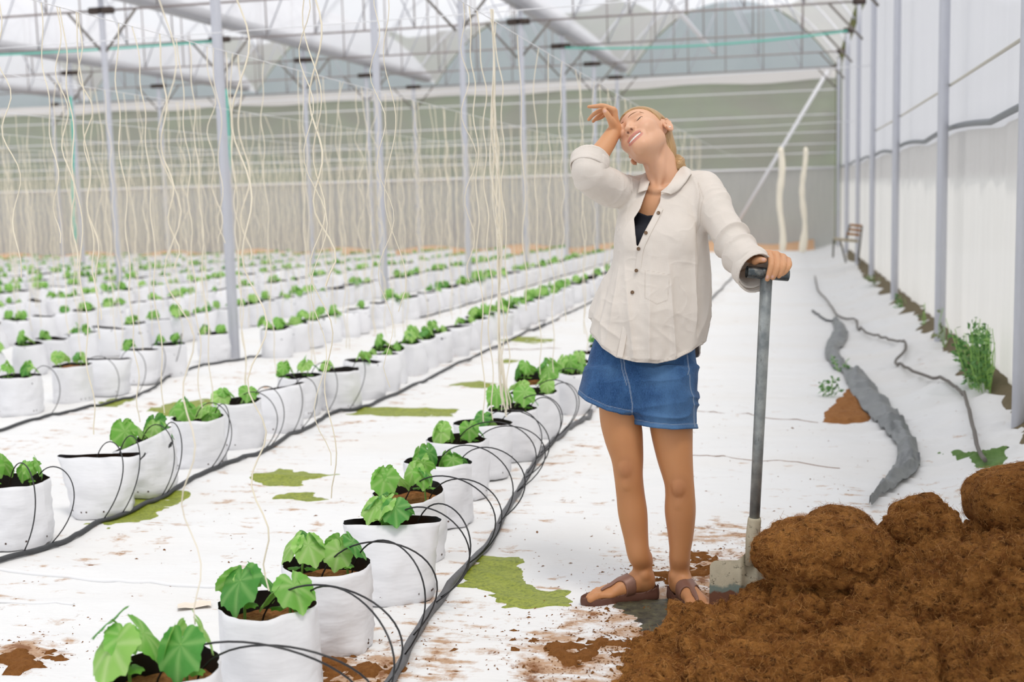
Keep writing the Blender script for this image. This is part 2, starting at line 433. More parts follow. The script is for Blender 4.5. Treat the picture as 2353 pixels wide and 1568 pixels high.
# side walls
m = MB(); ys = np.linspace(-5, YEND, 120); zs = np.linspace(1.35, ZE + .1, 14); Y, Z = np.meshgrid(ys, zs)
m.grid(np.stack([XR + .06 + .012*np.sin(Y*9 + 2*np.sin(Y)), Y, Z], -1)); o = m.obj('wall_right', M_side); o['kind'] = 'structure'
m = MB(); ys = np.linspace(-5, YEND, 420); us = np.linspace(0, 1, 14); Y, U = np.meshgrid(ys, us)
ztop = 1.66 + .05*np.abs(np.sin(Y*.75)); Z = ground(1.2, Y) - .05 + U*(ztop - ground(1.2, Y) + .05)
Wv = .022*np.sin(Y*5 + 3*np.sin(Y*1.3)) + .012*np.sin(Y*13 + U*2)
m.grid(np.stack([XR + .035 + Wv*(1 - .5*U), Y, Z], -1)); n = m.obj('side_curtain', M_curt, o); n['kind'] = 'structure'
m = MB(); ys = np.linspace(-4, YEND, 140); m.tube(np.stack([np.full(140, XR - .01), ys, 1.70 + .05*np.abs(np.sin(ys*.75))], 1), .022, 8)
n = m.obj('roller_pipe', plain('roller_pipe', srgb(128, 132, 136), .5, .3), o); n['kind'] = 'structure'
m = MB(); Y, Z = np.meshgrid(np.linspace(-5, YEND, 30), np.linspace(zb - .3, ZE, 8)); m.grid(np.stack([np.full(Y.shape, BX(6)), Y, Z], -1))
o = m.obj('wall_left', M_side); o['kind'] = 'structure'
# orange earth along the end wall, and the hills beyond it
m = MB(); xs = np.linspace(BX(6), BX(0) - .6, 160); v = np.linspace(0, 1, 5); X, U = np.meshgrid(xs, v)
m.grid(np.stack([X, YEND - .05 - 1.6*(1 - U), ground(X, YEND) + .02 + .24*np.sin(U*1.5)*(.8 + .3*np.sin(X*2.1))], -1))
o = m.obj('trim_earth_bank', plain('orange_earth', srgb(206, 166, 130), .95, 0, 8, .2)); o['kind'] = 'structure'
m = MB(); xs = np.linspace(-75, 30, 80); ys = np.linspace(YEND + .3, 95, 30); X, Y = np.meshgrid(xs, ys)
Pn = np.stack([X.ravel(), Y.ravel(), 0*X.ravel()], 1)
h = np.clip((Y - 46)/30, 0, 1)**1.2*12 + (fbm(Pn, .12, 4, 4)*1.6 + fbm(Pn, .5, 3, 5)*.7).reshape(X.shape)*np.clip((Y - 45)/12, 0, 1) - .8
m.grid(np.stack([X, Y, h], -1))
t = NT('hillside'); nz = t.noise(.25, 6, .65, t.pos()); nz2 = t.noise(1.3, 5, .7, t.pos())
c = t.mix(t.ramp(nz, [(.4, 0.0), (.6, 1.0)]), srgb(92, 84, 62), srgb(98, 112, 66)); c = t.mix(nz2, c, srgb(60, 68, 44))
o = m.obj('hill', t.done(t.pbsdf(c, 1.0, 0, None, 0))); o['kind'] = 'structure'

# ------------------------------------------------------------------ steel frame
def node(name, parts, loc, label, cat, group=None): pass
POST_Y = [10.1, 14.3, 18.3, 22.5, 26.7, 30.9, 35.0]
m = MB(); m.tube([(0, 0, 0), (0, 0, 1)], .05, 14); post_me = m.mesh('steel_post', M_galv)
def post(X, Y, r, label, group, ztop=ZE):
    zb_ = float(ground(X, Y)) - .05
    o = bpy.data.objects.new('steel_post', post_me); o.location = (X, Y, zb_); o.scale = (r/.05, r/.05, ztop - zb_)
    link(o); tag(o, label, 'post', group)
    return o
ORD = ['first', 'second', 'third', 'fourth', 'fifth', 'sixth', 'seventh', 'eighth', 'ninth', 'tenth', 'eleventh', 'twelfth', 'thirteenth', 'fourteenth', 'fifteenth', 'sixteenth', 'seventeenth', 'eighteenth', 'nineteenth', 'twentieth']
def ordinal(n):
    if n < 20: return ORD[n]
    tens = ['twenty', 'thirty', 'forty', 'fifty', 'sixty', 'seventy', 'eighty', 'ninety'][(n + 1)//10 - 2]
    u = (n + 1) % 10
    return tens + '-' + ORD[u - 1] if u else {'twenty': 'twentieth', 'thirty': 'thirtieth', 'forty': 'fortieth', 'fifty': 'fiftieth', 'sixty': 'sixtieth', 'seventy': 'seventieth', 'eighty': 'eightieth', 'ninety': 'ninetieth'}[tens]
LINE = {1: 'near', 2: 'second', 3: 'third', 4: 'far left'}
for k in (1, 2, 3, 4):
    cnt = 0
    for Y in POST_Y:
        X = BX(k) + (.0 if k > 1 else .04) - .1
        q = proj = None
        d = np.array([X, Y, 1.5]) - CO; zz = d @ CF; px = IW/2 + FPX*(d @ CR)/zz
        if px < -40: continue
        post(X, Y, .046 if k == 1 else .05, f'grey galvanised post, {ordinal(cnt)} from the front in the {LINE[k]} line of posts', f'posts of the {LINE[k]} line'); cnt += 1
for i, (Y, px) in enumerate([(6.85, 2352), (11.0, 2162), (15.8, 2056), (20.6, 2003), (25.4, 1970), (30.3, 1945), (34.6, 1925)]):
    d = ray(px, 600); X = XR - .105; Y = float(X*d[1]/d[0])
    post(X, Y, [.04, .042, .042, .042, .042, .05, .05][i], f'grey post against the white side wall, {ordinal(i)} from the front', 'posts along the side wall')
# gutters
M_gut = plain('gutter_steel', (.36, .36, .38), .5, .2, 15, .12)
for k, lab in ((1, 'near'), (2, 'second'), (3, 'third'), (4, 'far left')):
    m = MB(); yy = np.linspace(1.0, YEND - .6, 40); prof = np.array([(-.16, .22), (-.15, .08), (-.08, 0), (.08, 0), (.15, .08), (.16, .22), (.13, .22), (.12, .1), (-.12, .1), (-.13, .22), (-.16, .22)])
    m.grid(np.stack([np.stack([BX(k) - .1 + prof[:, 0], np.full(len(prof), y), ZE + .05 + prof[:, 1]], 1) for y in yy]))
    o = m.obj('roof_gutter', M_gut, origin=(BX(k) - .1, 20, ZE + .05)); tag(o, f'long grey metal gutter under the roof above the {lab} line of posts', 'gutter', 'roof gutters')
    if k < 4:
        pass
# trusses: one for each bay and post row
ZC = 4.42
def truss(k, Y, label):
    x0, x1 = BX(k + 1) - .1, BX(k) - .1
    if k == 0: x1 = XR - .06
    root = thing('roof_truss', ((x0 + x1)/2, Y, ZC), label, 'truss', 'roof trusses')
    org = ((x0 + x1)/2, Y, ZC)
    A = arch(x0, x1)
    m = MB(); m.tube(np.stack([A[:, 0], np.full(len(A), Y), A[:, 1] + .02], 1), .022, 6); m.obj('arch_hoop', M_galv, root, origin=org)
    m = MB(); m.rod((x0, Y, ZC), (x1, Y, ZC), .020, 6); m.obj('bottom_chord', M_rust, root, origin=org)
    nd = np.linspace(0, 1, 7)
    for j in range(1, 6):
        xa = x0 + (x1 - x0)*nd[j]; zt = ZE + RISE*(1 - abs(2*nd[j] - 1)**2.2)
        m = MB(); m.rod((xa, Y, ZC), (xa, Y, zt), .014, 6); m.obj('hanger', M_rust, root, origin=org)
        jn = j + (1 if j < 3 else -1)
        if j != 3:
            xb = x0 + (x1 - x0)*nd[jn]; zt2 = ZE + RISE*(1 - abs(2*nd[jn] - 1)**2.2)
            m = MB(); m.rod((xa, Y, ZC), (xb, Y, zt2), .016, 6); m.obj('diagonal', M_galv, root, origin=org)
    for s, xp in ((1, x0), (-1, x1)):
        m = MB(); m.rod((xp + .04*s, Y, ZC - .65), (xp + .62*s, Y, ZC), .022, 6); m.obj('knee_brace', plain_rust, root, origin=org)
        m = MB(); m.box((xp + .1*s, Y, ZC), (.22, .1, .1)); m.obj('clamp', M_dark, root, origin=org)
plain_rust = plain('rusty_brace', srgb(128, 122, 116), .7, .1, 20, .3)
BAYN = ['bay over the person', 'second bay', 'third bay', 'fourth bay']
for k in range(4):
    for i, Y in enumerate(POST_Y[2:]):
        if k == 3 and i < 1: continue
        truss(k, Y, f'arched grey roof truss over the {BAYN[k]}, {ordinal(i)} from the front')
# teal pipes under the roof, wires, braces
def line_thing(name, P, r, mat, label, cat, group=None, n=6):
    P = np.asarray(P, float); c = P.mean(0); m = MB(); m.tube(P, r, n); o = m.obj(name, mat, origin=c); return tag(o, label, cat, group)
def sag(a, b, s, n=16):
    a = np.asarray(a, float); b = np.asarray(b, float); u = np.linspace(0, 1, n)
    P = a + (b - a)*u[:, None]; P[:, 2] -= s*4*u*(1 - u); return P
line_thing('water_pipe', sag((BX(3), 22.46, ZC - .03), (BX(2) - .1, 22.46, ZC - .03), .03), .022, M_teal, 'teal pipe along the truss high at the left, left of the near posts', 'pipe')
line_thing('water_pipe', sag((BX(1), 26.64, ZC - .05), (XR - .2, 26.64, ZC - .02), .12), .022, M_teal, 'teal pipe along the truss below the big arched gable', 'pipe')
for (px, y0, y1, Y, lab) in ((162, 222, 560, 20.0, 'thin teal hose hanging down at the far left among the strings'), (520, 205, 545, 20.0, 'thin teal hose hanging beside the nearest post')):
    a = ony(px, y0, Y); b = ony(px + 12, y1, Y); line_thing('hanging_hose', cr_curve([a, (a*2 + b)/3 + [.02, 0, 0], (a + 2*b)/3 - [.02, 0, 0], b], 5), .022, M_teal, lab, 'hose')
M_wire = plain('wire', (.78, .78, .80), .5, .1)
for (Y, z, lab) in ((8.2, 2.62, 'front'), (20.0, 3.12, 'middle'), (27.0, 2.6, 'rear')):
    line_thing('cross_wire', sag((BX(4), Y, z), (XR - .04, Y, z - .02), .12, 30), .004 if Y < 10 else .008, M_wire, f'thin white wire strung across all the bays, the {lab} one', 'wire', 'cross wires')
for (a, b, lab) in ((ony(1656, 577, 36.6), ony(1903, 162, 36.6), 'pale diagonal brace at the right end of the back wall'),
                    (ony(1530, -8, 26.7)*1.5 - ony(1640, 120, 30.9)*.5, ony(1640, 120, 30.9), 'thick pale brace slanting down from the roof before the arched gable')):
    line_thing('diagonal_brace', [a, b], .05, M_white, lab, 'brace', n=8)
b0 = onx(2360, 82, XR - .05); b1 = onx(2165, 208, XR - .05); b2 = onx(2052, 278, XR - .05); b3 = onx(2004, 305, XR - .05)
line_thing('wall_brace', [b0, b1, b2, b3], .011, plain('tan_rod', srgb(196, 192, 180), .6), 'thin tan rod slanting down across the white side wall', 'brace')
# ------------------------------------------------------------------ grow bags with seedlings
t = NT('white_bag'); nz = t.noise(18, 4, .6, t.coord()); nz2 = t.noise(5, 3, .6, t.coord((1, 1, 3)))
M_bag = t.done(t.pbsdf(t.mix(nz, (.765, .765, .79), (.82, .82, .84)), .5, 0, t.bump(nz2, .35, .02), .4))
M_liner = plain('black_liner', (.012, .012, .014), .45)
t = NT('coir_in_bag'); nz = t.noise(45, 6, .75, t.coord()); nz2 = t.noise(160, 3, .7, t.coord())
M_coir = t.done(t.pbsdf(t.mix(t.ramp(nz, [(.3, 0.0), (.7, 1.0)]), srgb(112, 66, 34), srgb(196, 138, 84)), .95, 0, t.bump(nz2, 1.0, .01), .15))
def leafmat(name, c1, c2, vein):
    t = NT(name); nz = t.noise(18, 4, .6, t.coord()); v = t.attr('vein')
    c = t.mix(nz, c1, c2); c = t.mix(v, c, vein)
    p = t.pbsdf(c, .5, 0, t.bump(t.noise(60, 3, .6, t.coord()), .4, .004), .35)
    tl = t.n('BsdfTranslucent'); t.l(c, tl.inputs[0])
    ms = t.n('MixShader', i_0=.4); t.l(p, ms.inputs[1]); t.l(tl.outputs[0], ms.inputs[2])
    return t.done(ms.outputs[0])
M_leaf = [leafmat('leaf_light', srgb(146, 204, 92), srgb(170, 216, 116), srgb(202, 230, 156)), leafmat('leaf_mid', srgb(112, 182, 68), srgb(138, 198, 88), srgb(178, 216, 132)), leafmat('leaf_dark', srgb(74, 150, 62), srgb(100, 170, 78), srgb(150, 200, 116))]
M_stem = plain('green_stem', srgb(150, 196, 100), .5)
M_hole = plain('drain_hole', srgb(70, 45, 30), .8)

def bag_shape(seed, r=.135, h=.26, dent=.0, squash=1.0, ang=0.0, tilt=(0, 0), lean=(0, 0), nt=44, nz=16, wr=1.0, soil=.06):
    """outer wall (V, quads) and the soil disc; squash flattens the mouth along ang"""
    g = np.random.default_rng(seed)
    th = np.linspace(0, 2*math.pi, nt, endpoint=False); zs = np.linspace(0, 1, nz)
    ca, sa = math.cos(ang), math.sin(ang)
    def ring(u, th, off=0.0):
        x, y = np.cos(th), np.sin(th)
        sq = 1 + (squash - 1)*u**2
        lx = x*ca + y*sa; ly = (-x*sa + y*ca)
        k = 1/np.maximum(np.abs(squash), .3)**.35
        lx = lx*(1 + (k - 1)*u**2); ly = ly*sq
        sup = (np.abs(np.cos(th - .4))**4 + np.abs(np.sin(th - .4))**4)**(-.25)     # squarish gusseted bottom
        rad = r*(.97 + .05*np.sin(u*2.8))*(1 + (sup - 1)*.5*max(0, 1 - u*3))
        if u < .08: rad = rad*(.93 + .07*(u/.08)**.5)
        P = np.stack([(lx*ca - ly*sa), (lx*sa + ly*ca), np.full(len(th), u*h)], 1)
        Q = np.stack([np.cos(th)*1.6, np.sin(th)*1.6, np.full(len(th), u*2.2)], 1)
        n = fbm(Q + seed*3.7, 1.3, 3, seed % 11)*.008 + (1 - np.abs(vnoise(Q*[1, 1, 2.2] + seed, 2.2, seed % 7)))**4*.008*(1.2 - u) + vnoise(Q*[2.2, 2.2, .4] + seed, 1.6, 3)*.006*u
        P[:, :2] *= (rad + wr*n - off)[:, None] if np.ndim(rad) else (rad + wr*n - off)[:, None]
        if dent: 
            w = np.exp(-(((th - ang - math.pi*.5 + math.pi) % (2*math.pi) - math.pi)/.35)**2)*u**1.5
            P[:, :2] *= (1 - dent*w)[:, None]
        P[:, 2] += (tilt[0]*P[:, 0] + tilt[1]*P[:, 1])*u + .008*vnoise(Q*1.2, 1.0, seed)*u
        P[:, 0] += lean[0]*u; P[:, 1] += lean[1]*u
        return P
    O = np.array([ring(u, th) for u in zs])
    I = np.array([ring(u, th, .0035) for u in np.linspace(1, 1 - (soil + .03)/h, 4)])
    I[0] = (O[-1] + I[0])/2
    D = [ring(1 - soil/h, th, .005)]
    c = D[0].mean(0)
    for q in (.8, .55, .3, .02):
        R = c + (D[0] - c)*q
        R[:, 2] += .012*(1 - q) + vnoise(R*60, 1.0, seed)*.008; D.append(R)
    D = np.array(D); D[0][:, 2] += vnoise(D[0]*50, 1, seed)*.006
    return O, I, D, ring
def wrap(G):
    G = np.concatenate([G, G[:, :1]], 1); m = MB(); m.grid(G); return m
def bag_parts(seed, holes=True, **kw):
    O, I, D, ring = bag_shape(seed, **kw)
    mo = wrap(np.concatenate([O, I[:1]], 0)[::1])
    bot = MB()
    res = {'bag': mo.mesh('bag', M_bag), 'liner': wrap(I).mesh('liner', M_liner), 'coir': wrap(D).mesh('coir', M_coir)}
    hs = []
    if holes:
        for a in np.random.default_rng(seed).uniform(-2.6, 0.2, 4):
            P = ring(.13, np.array([a, a + .05]))
            c = P[0]; n = np.array([math.cos(a), math.sin(a), 0]); tx = np.array([-n[1], n[0], 0])
            w = np.linspace(0, 2*math.pi, 10, endpoint=False)
            Vv = [c + n*.0008] + [c + n*.001 + .0042*(math.cos(q)*tx + math.sin(q)*np.array([0, 0, 1])) for q in w]
            m = MB(); m.add(Vv, None, [[0, 1 + i, 1 + (i + 1) % 10] for i in range(10)]); hs.append(m.mesh('drain_hole', M_hole))
    return res, hs, kw.get('h', .26) - kw.get('soil', .06)
# leaf
def leaf_grid(size, seed, teeth=True):
    g = np.random.default_rng(seed)
    A = np.radians([0, 12, 28, 45, 62, 80, 100, 125, 150, 168, 180]); R = np.array([1.0, .86, .78, .84, .72, .66, .70, .62, .60, .48, .16])
    n = 52; th = np.linspace(-math.pi, math.pi, n + 1)
    r = np.interp(np.abs(th), A, R)
    if teeth: r = r + .025*np.sin(np.abs(th)*19)*(np.abs(th) < 2.8)
    r *= 1 + .05*g.standard_normal()
    q = np.array([0, .3, .55, .8, 1.0])
    X = q[:, None]*r*np.cos(th); Y = q[:, None]*r*np.sin(th)
    cup = g.uniform(.10, .34); droop = g.uniform(.08, .32)
    rho = np.sqrt(X**2 + Y**2)
    vang = [0, 45, -45, 100, -100, 150, -150]
    da = np.min([np.abs(((th - math.radians(v)) + math.pi) % (2*math.pi) - math.pi) for v in vang], axis=0)
    vein = np.clip(1 - da*rho.max(0)*9*q[:, None].clip(.25), 0, 1)*.8
    Z = -cup*Y**2*1.2 - droop*np.clip(X, 0, 2)**2 + .10*np.sqrt(np.clip(da, 0, .4))*rho + .03*np.sin(th*5 + g.uniform(0, 6))*rho
    return np.stack([X, Y, Z], -1)*size, vein
def leaf_world(size, seed, base, yaw, pitch, roll=0.0):
    G, v = leaf_grid(size, seed)
    cy, sy, cp, sp, cr, sr = math.cos(yaw), math.sin(yaw), math.cos(pitch), math.sin(pitch), math.cos(roll), math.sin(roll)
    Rr = np.array([[1, 0, 0], [0, cr, -sr], [0, sr, cr]]); Rp = np.array([[cp, 0, sp], [0, 1, 0], [-sp, 0, cp]]); Ry = np.array([[cy, -sy, 0], [sy, cy, 0], [0, 0, 1]])
    return (G @ (Ry @ Rp @ Rr).T) + base, v
def seedling(seed, scale=1.0, split=True, toward=-1.4):
    """stem tube and leaves; local origin at the soil"""
    g = np.random.default_rng(seed); st = MB(); lv = []
    H = g.uniform(.06, .095)*scale
    top = np.array([g.uniform(-.012, .012), g.uniform(-.012, .012), H])
    st.tube(cr_curve([(0, 0, -.01), top*[.3, .3, .5], top]), .0034*scale**.5, 7)
    nl = g.integers(3, 5); y0 = toward + g.uniform(-.6, .6)
    for i in range(nl):
        yaw = y0 + i*2.25 + g.uniform(-.35, .35); s = (g.uniform(.052, .074) if i < 3 else .04)*scale
        b = top*[1, 1, 1] + np.array([math.cos(yaw), math.sin(yaw), 0])*s*.42 + [0, 0, g.uniform(-.004, .03)*scale]
        st.tube(cr_curve([top*[1, 1, .85], (top + b)/2 + [0, 0, .006], b]), .0019*scale**.5, 5)
        lv.append((leaf_world(s, seed*31 + i, b, yaw, g.uniform(.55, 1.25), g.uniform(-.5, .5)), int(g.choice([0, 0, 1, 1, 2]))))
    for s_ in (0, 1):                                    # the two smooth seed leaves low on the stem
        yaw = y0 + 1.0 + s_*math.pi; b = top*[.5, .5, .5]
        G, v = leaf_grid(.026*scale, 5, False); G[..., 1] *= .8
        cy, sy = math.cos(yaw), math.sin(yaw)
        Gw = G + [.018*scale, 0, 0]; Gw = Gw @ np.array([[cy, -sy, 0], [sy, cy, 0], [0, 0, 1]]).T + b
        lv.append(((Gw, v*0), 1))
    return st, lv
def seedling_merged(seed, scale=1.0):
    st, lv = seedling(seed, scale)
    m = MB(); nf = []
    V = []; F4 = []; F3 = []; at = []; mi4 = []; mi3 = []; n = 0
    for mb, k in [(st, 3)]:
        for f in mb.f4: F4.append(f + n); mi4 += [k]*len(f)
        for f in mb.f3: F3.append(f + n); mi3 += [k]*len(f)
        vv = np.concatenate(mb.v); V.append(vv); at.append(np.zeros(len(vv))); n += len(vv)
    for (G, v), k in lv:
        mm = MB(); mm.grid(G, v)
        F4.append(mm.f4[0] + n); mi4 += [k]*len(mm.f4[0]); V.append(mm.v[0]); at.append(mm.at[0]); n += mm.n
    return mesh_np('seedling', np.concatenate(V), [np.concatenate(F4), np.concatenate(F3)], M_leaf + [M_stem], True, {'vein': np.concatenate(at)}, mi4 + mi3)

ROWX = [-1.38, -2.98, -4.62, -6.3] + [-6.3 - 1.66*i for i in range(1, 13)]
ROWN = ['near row'] + [f'{ORD[i]} row' for i in range(1, 20)]
NBAG = [0]*20
BAGPOS = []                                             # (row, x, y) of every bag, for the strings and hoses
def bag_label(row, what='with two seedlings', extra=''):
    i = NBAG[row]; NBAG[row] += 1
    return f'{extra}white grow bag {what}, {ordinal(i)} from the front in the {ROWN[row]}'
GRP = lambda row: f'grow bags of the {ROWN[row]}'
def near_bag(row, px, py, seed, h=.26, n=2, extra='', scale=1.0, spots=None, **kw):
    p = ong(px, py, h); x, y = p[0], p[1]; z = float(ground(x, y)) - .004
    what = {0: 'without a seedling', 1: 'with one seedling', 2: 'with two seedlings'}[n]
    root = thing('grow_bag', (x, y, z), bag_label(row, what, extra), 'grow bag', GRP(row))
    parts, holes, zs = bag_parts(seed, h=h, **kw)
    for nm, me in parts.items(): link(bpy.data.objects.new(nm, me), root)
    link_b = root.children
    for me in holes:
        b = [c for c in root.children if c.name.split('.')[0] == 'bag'][0]; link(bpy.data.objects.new('drain_hole', me), b)
    g = np.random.default_rng(seed + 5)
    spots = spots or [(-.068, -.03), (.064, .02)]
    for k in range(n):
        st, lv = seedling(seed*7 + k, scale)
        so = st.obj('seedling', M_stem, root); so.location = (spots[k][0], spots[k][1], zs + .008)
        for (G, v), mi in lv:
            mm = MB(); mm.grid(G, v); mm.obj('leaf', M_leaf[mi], so, attr='vein')
    BAGPOS.append((row, x, y)); return root
# the front bags, each as it stands in the photo
near_bag(0, 374, 1530, 11, scale=1.55, spots=[(-.072, -.03), (.060, .0)])
near_bag(0, 615, 1384, 12, dent=.12, ang=-2.3, scale=1.45, spots=[(-.062, -.02), (.066, .0)])
near_bag(0, 748, 1292, 13, scale=1.25, squash=.9)
near_bag(0, 902, 1195, 14, squash=.5, ang=.25, dent=.0, scale=1.25, spots=[(-.04, .0), (.02, -.03)], extra='flattened ')
near_bag(0, 937, 1127, 15, tilt=(0, .12), scale=1.15, soil=.05)
near_bag(0, 1006, 1058, 16, squash=.75, scale=1.0)
near_bag(0, 1050, 1008, 17, squash=.8, scale=1.1)
near_bag(0, 1107, 970, 18, squash=.7, scale=1.0, n=1, spots=[(.02, 0)])
near_bag(0, 1178, 937, 19, scale=1.25)
near_bag(0, 1225, 899, 20, scale=1.1)
near_bag(0, 1232, 866, 21, tilt=(0, .2), scale=1.2, h=.28)
near_bag(1, 30, 1102, 31, scale=1.1)
near_bag(1, 228, 1044, 32, squash=.35, n=0, ang=.2, extra='closed flat-topped ')
near_bag(1, 330, 1006, 33, tilt=(.35, .1), scale=1.25, extra='tilted ', wr=1.5)
near_bag(1, 453, 957, 34, scale=1.2)
near_bag(1, 546, 919, 35, scale=1.1)
near_bag(1, 640, 890, 36, squash=.5, n=0, tilt=(.2, 0), extra='half-closed ')
near_bag(1, 682, 862, 37, scale=1.2, lean=(.02, 0))
near_bag(1, 779, 848, 38, scale=1.0, n=1)
near_bag(2, 45, 862, 41, scale=1.1)
near_bag(2, 164, 839, 42, soil=.02)
near_bag(2, 250, 824, 43, squash=.4, n=0, extra='half-closed ')
near_bag(2, 320, 803, 44, squash=.6, n=1)
near_bag(2, 388, 790, 45)
near_bag(2, 490, 765, 46, soil=.05)
# the rest of the rows: copies of a few kinds
KINDS = [bag_parts(100 + i, holes=False, nt=26, nz=9, squash=[1, .85, .6, .95, .75, .5][i], ang=i*.7, tilt=(.08*((i % 3) - 1), .05*((i % 2))), wr=1.25)[0::2] for i in range(6)]
SEEDM = [seedling_merged(300 + i, [1.0, 1.15, .9, 1.1, .8][i]) for i in range(5)]
far = []
rr = np.random.default_rng(21)
YSTART = {0: BAGPOS[10][2] + .43, 1: [b for b in BAGPOS if b[0] == 1][-1][2] + .43, 2: [b for b in BAGPOS if b[0] == 2][-1][2] + .43}
for row, X in enumerate(ROWX):
    y = YSTART.get(row, 3.0); 
    drift = .0
    while y < (19.0 if row == 0 else 33.5):
        x = X + rr.normal(0, .035) + (.012*(y - 6) if row == 1 else 0)*.0
        d = np.array([x, y, .2]) - CO; zz = d @ CF; px = IW/2 + FPX*(d @ CR)/zz
        if px > -70: far.append((zz, row, x, y))
        y += .43 + rr.normal(0, .035)
far.sort()
N_OBJ = 300 - len(BAGPOS)
near_far, rest = far[:N_OBJ], far[N_OBJ:]
for (zz, row, x, y) in sorted(near_far, key=lambda q: (q[1], q[3])):
    z = float(ground(x, y)) - .004; k = int(rr.integers(6)); n = int(rr.choice([0, 1, 2, 2, 2]))
    what = {0: 'without a seedling', 1: 'with one seedling', 2: 'with two seedlings'}[n]
    root = thing('grow_bag', (x, y, z), bag_label(row, what), 'grow bag', GRP(row), rz=float(rr.uniform(0, 6.28)))
    parts, zs = KINDS[k]
    for nm, me in parts.items(): link(bpy.data.objects.new(nm, me), root)
    sc = float(rr.uniform(.95, 1.25))
    for j in range(n):
        so = bpy.data.objects.new('seedling', SEEDM[int(rr.integers(5))]); so.location = ((-.055, .055)[j], rr.normal(0, .02), zs + .012); so.rotation_euler = (0, 0, float(rr.uniform(0, 6.28))); so.scale = (1.0*sc,)*3; link(so, root)
    BAGPOS.append((row, x, y))
# beyond the nearest three hundred: one mass
def low_bag(m, mp, mc, x, y, g):
    z = float(ground(x, y)); th = np.linspace(0, 2*math.pi, 11)
    R = .135*g.uniform(.93, 1.05); sq = g.uniform(.6, 1); a = g.uniform(0, 3)
    G = []
    for u, k in ((0, .95), (.5, 1.03), (1, 1.0)):
        c, s = np.cos(th)*R*k, np.sin(th)*R*k*(1 + (sq - 1)*u)
        G.append(np.stack([x + c*math.cos(a) - s*math.sin(a), y + c*math.sin(a) + s*math.cos(a), np.full(11, z + .26*u)], 1))
    G = np.array(G); m.grid(G)
    c = G[2].mean(0); mc.grid(np.stack([G[2]*.96 + c*.04 - [0, 0, .03], np.repeat(c[None], 11, 0) - [0, 0, .025]]))
    for j in range(int(g.choice([0, 1, 2, 2]))):
        for i in range(3):
            q = g.uniform(0, 6.28); s = g.uniform(.05, .08); b = np.array([x + (-.05, .05)[j] + math.cos(q)*.035, y + math.sin(q)*.035, z + .26 + g.uniform(.0, .06)])
            lx = np.array([math.cos(q), math.sin(q), -.5])*s; ly = np.array([-math.sin(q), math.cos(q), g.uniform(-.3, .3)])*s*.8
            mp.add([b - lx*.5, b + ly - lx*.1, b + lx, b - ly - lx*.1, b + [0, 0, .01]], None, [[0, 1, 4], [1, 2, 4], [2, 3, 4], [3, 0, 4]])
m, mp, mc = MB(), MB(), MB()
for (zz, row, x, y) in rest:
    low_bag(m, mp, mc, x, y, rr); BAGPOS.append((row, x, y))
if rest:
    o = m.obj('distant_grow_bags', M_bag); tag(o, 'mass of far white grow bags filling the back of the greenhouse floor', 'grow bags', None, 'stuff')
    q = mp.obj('seedlings', M_leaf[1], o, smooth=False); q['kind'] = 'stuff'
    q = mc.obj('coir', M_liner, o); q['kind'] = 'stuff'
print('bags', len(BAGPOS), 'rest', len(rest))

# ------------------------------------------------------------------ drip hoses with thin feeder tubes
M_hose = plain('black_hose', (.045, .047, .05), .5, 0, 30, .4)
M_hose_n = plain('dusty_hose', (.11, .11, .115), .6, 0, 40, .4)
M_tube = plain('black_tube', (.014, .014, .016), .4)
def hose(pts_px, r, label, row, mat, extend=None, y_tubes=8.0):
    P = [ong(x, y) for x, y in pts_px]
    if extend: P += [np.array([x, y, float(ground(x, y))]) for x, y in extend]
    P = cr_curve(np.array(P), 10); P[:, 2] = floor_z(P[:, 0], P[:, 1]) + r*1.2
    c = P.mean(0); m = MB(); m.tube(P, r, 10); o = m.obj('drip_hose', mat, origin=c); tag(o, label, 'hose', 'drip hoses along the rows')
    g = np.random.default_rng(row + 3); k = 0
    for (rw, x, y) in BAGPOS:
        if rw != row or y > y_tubes: continue
        for s in ((-1, 1) if y < 7 else (1,)):
            k += 1
            if k > 90: break
            a = np.array([x + .04*s + .03, y + .025*s, ground(x, y) + .205]); yy = y - g.uniform(-.04, .20)
            i = int(np.argmin(np.abs(P[:, 1] - yy))); e = P[i]
            if abs(e[1] - yy) > .4: continue
            an = g.uniform(-.45, .0); dr = np.array([math.cos(an), math.sin(an), 0]); up = np.array([0, 0, 1.0]); e = e + up*.008
            k1, k2 = g.uniform(.22, .30), g.uniform(.20, .34)*(1.15 if rw == 0 else .9)
            p1, p2 = a + up*k1 + dr*.07, e + dr*k2 + up*g.uniform(.22, .30)
            u_ = np.linspace(0, 1, 26)[:, None]; Q = (1 - u_)**3*a + 3*u_*(1 - u_)**2*p1 + 3*u_*u_*(1 - u_)*p2 + u_**3*e
            mm = MB(); mm.tube(Q - c, .0027 if rw == 0 else .0026, 6); mm.obj('drip_tube', M_tube, o)
    return P
hose([(800,1720),(880,1600),(905,1568),(1000,1400),(1110,1270),(1165,1180),(1215,1090),(1250,1040),(1310,990),(1352,962),(1366,940)], .0135, 'grey black drip hose running beside the row nearest the woman', 0, M_hose_n, [(-1.15, 8.0), (-1.15, 12), (-1.12, 20), (-1.1, 33)], 7.5)
hose([(-200,1375),(-30,1312),(0,1300),(120,1255),(215,1215),(350,1155),(460,1100),(600,1040),(700,985),(760,955),(830,940),(950,888),(1180,780),(1250,745)], .011, 'black drip hose running beside the second row of bags', 1, M_hose, [(-2.72, 13), (-2.72, 20), (-2.7, 33)], 7.6)
hose([(-200,1045),(-30,1000),(0,992),(120,960),(300,915),(430,850),(560,828),(700,785),(880,735)], .010, 'black drip hose running beside the third row of bags', 2, M_hose, [(-4.42, 14.5), (-4.4, 20), (-4.35, 33)], 9.5)

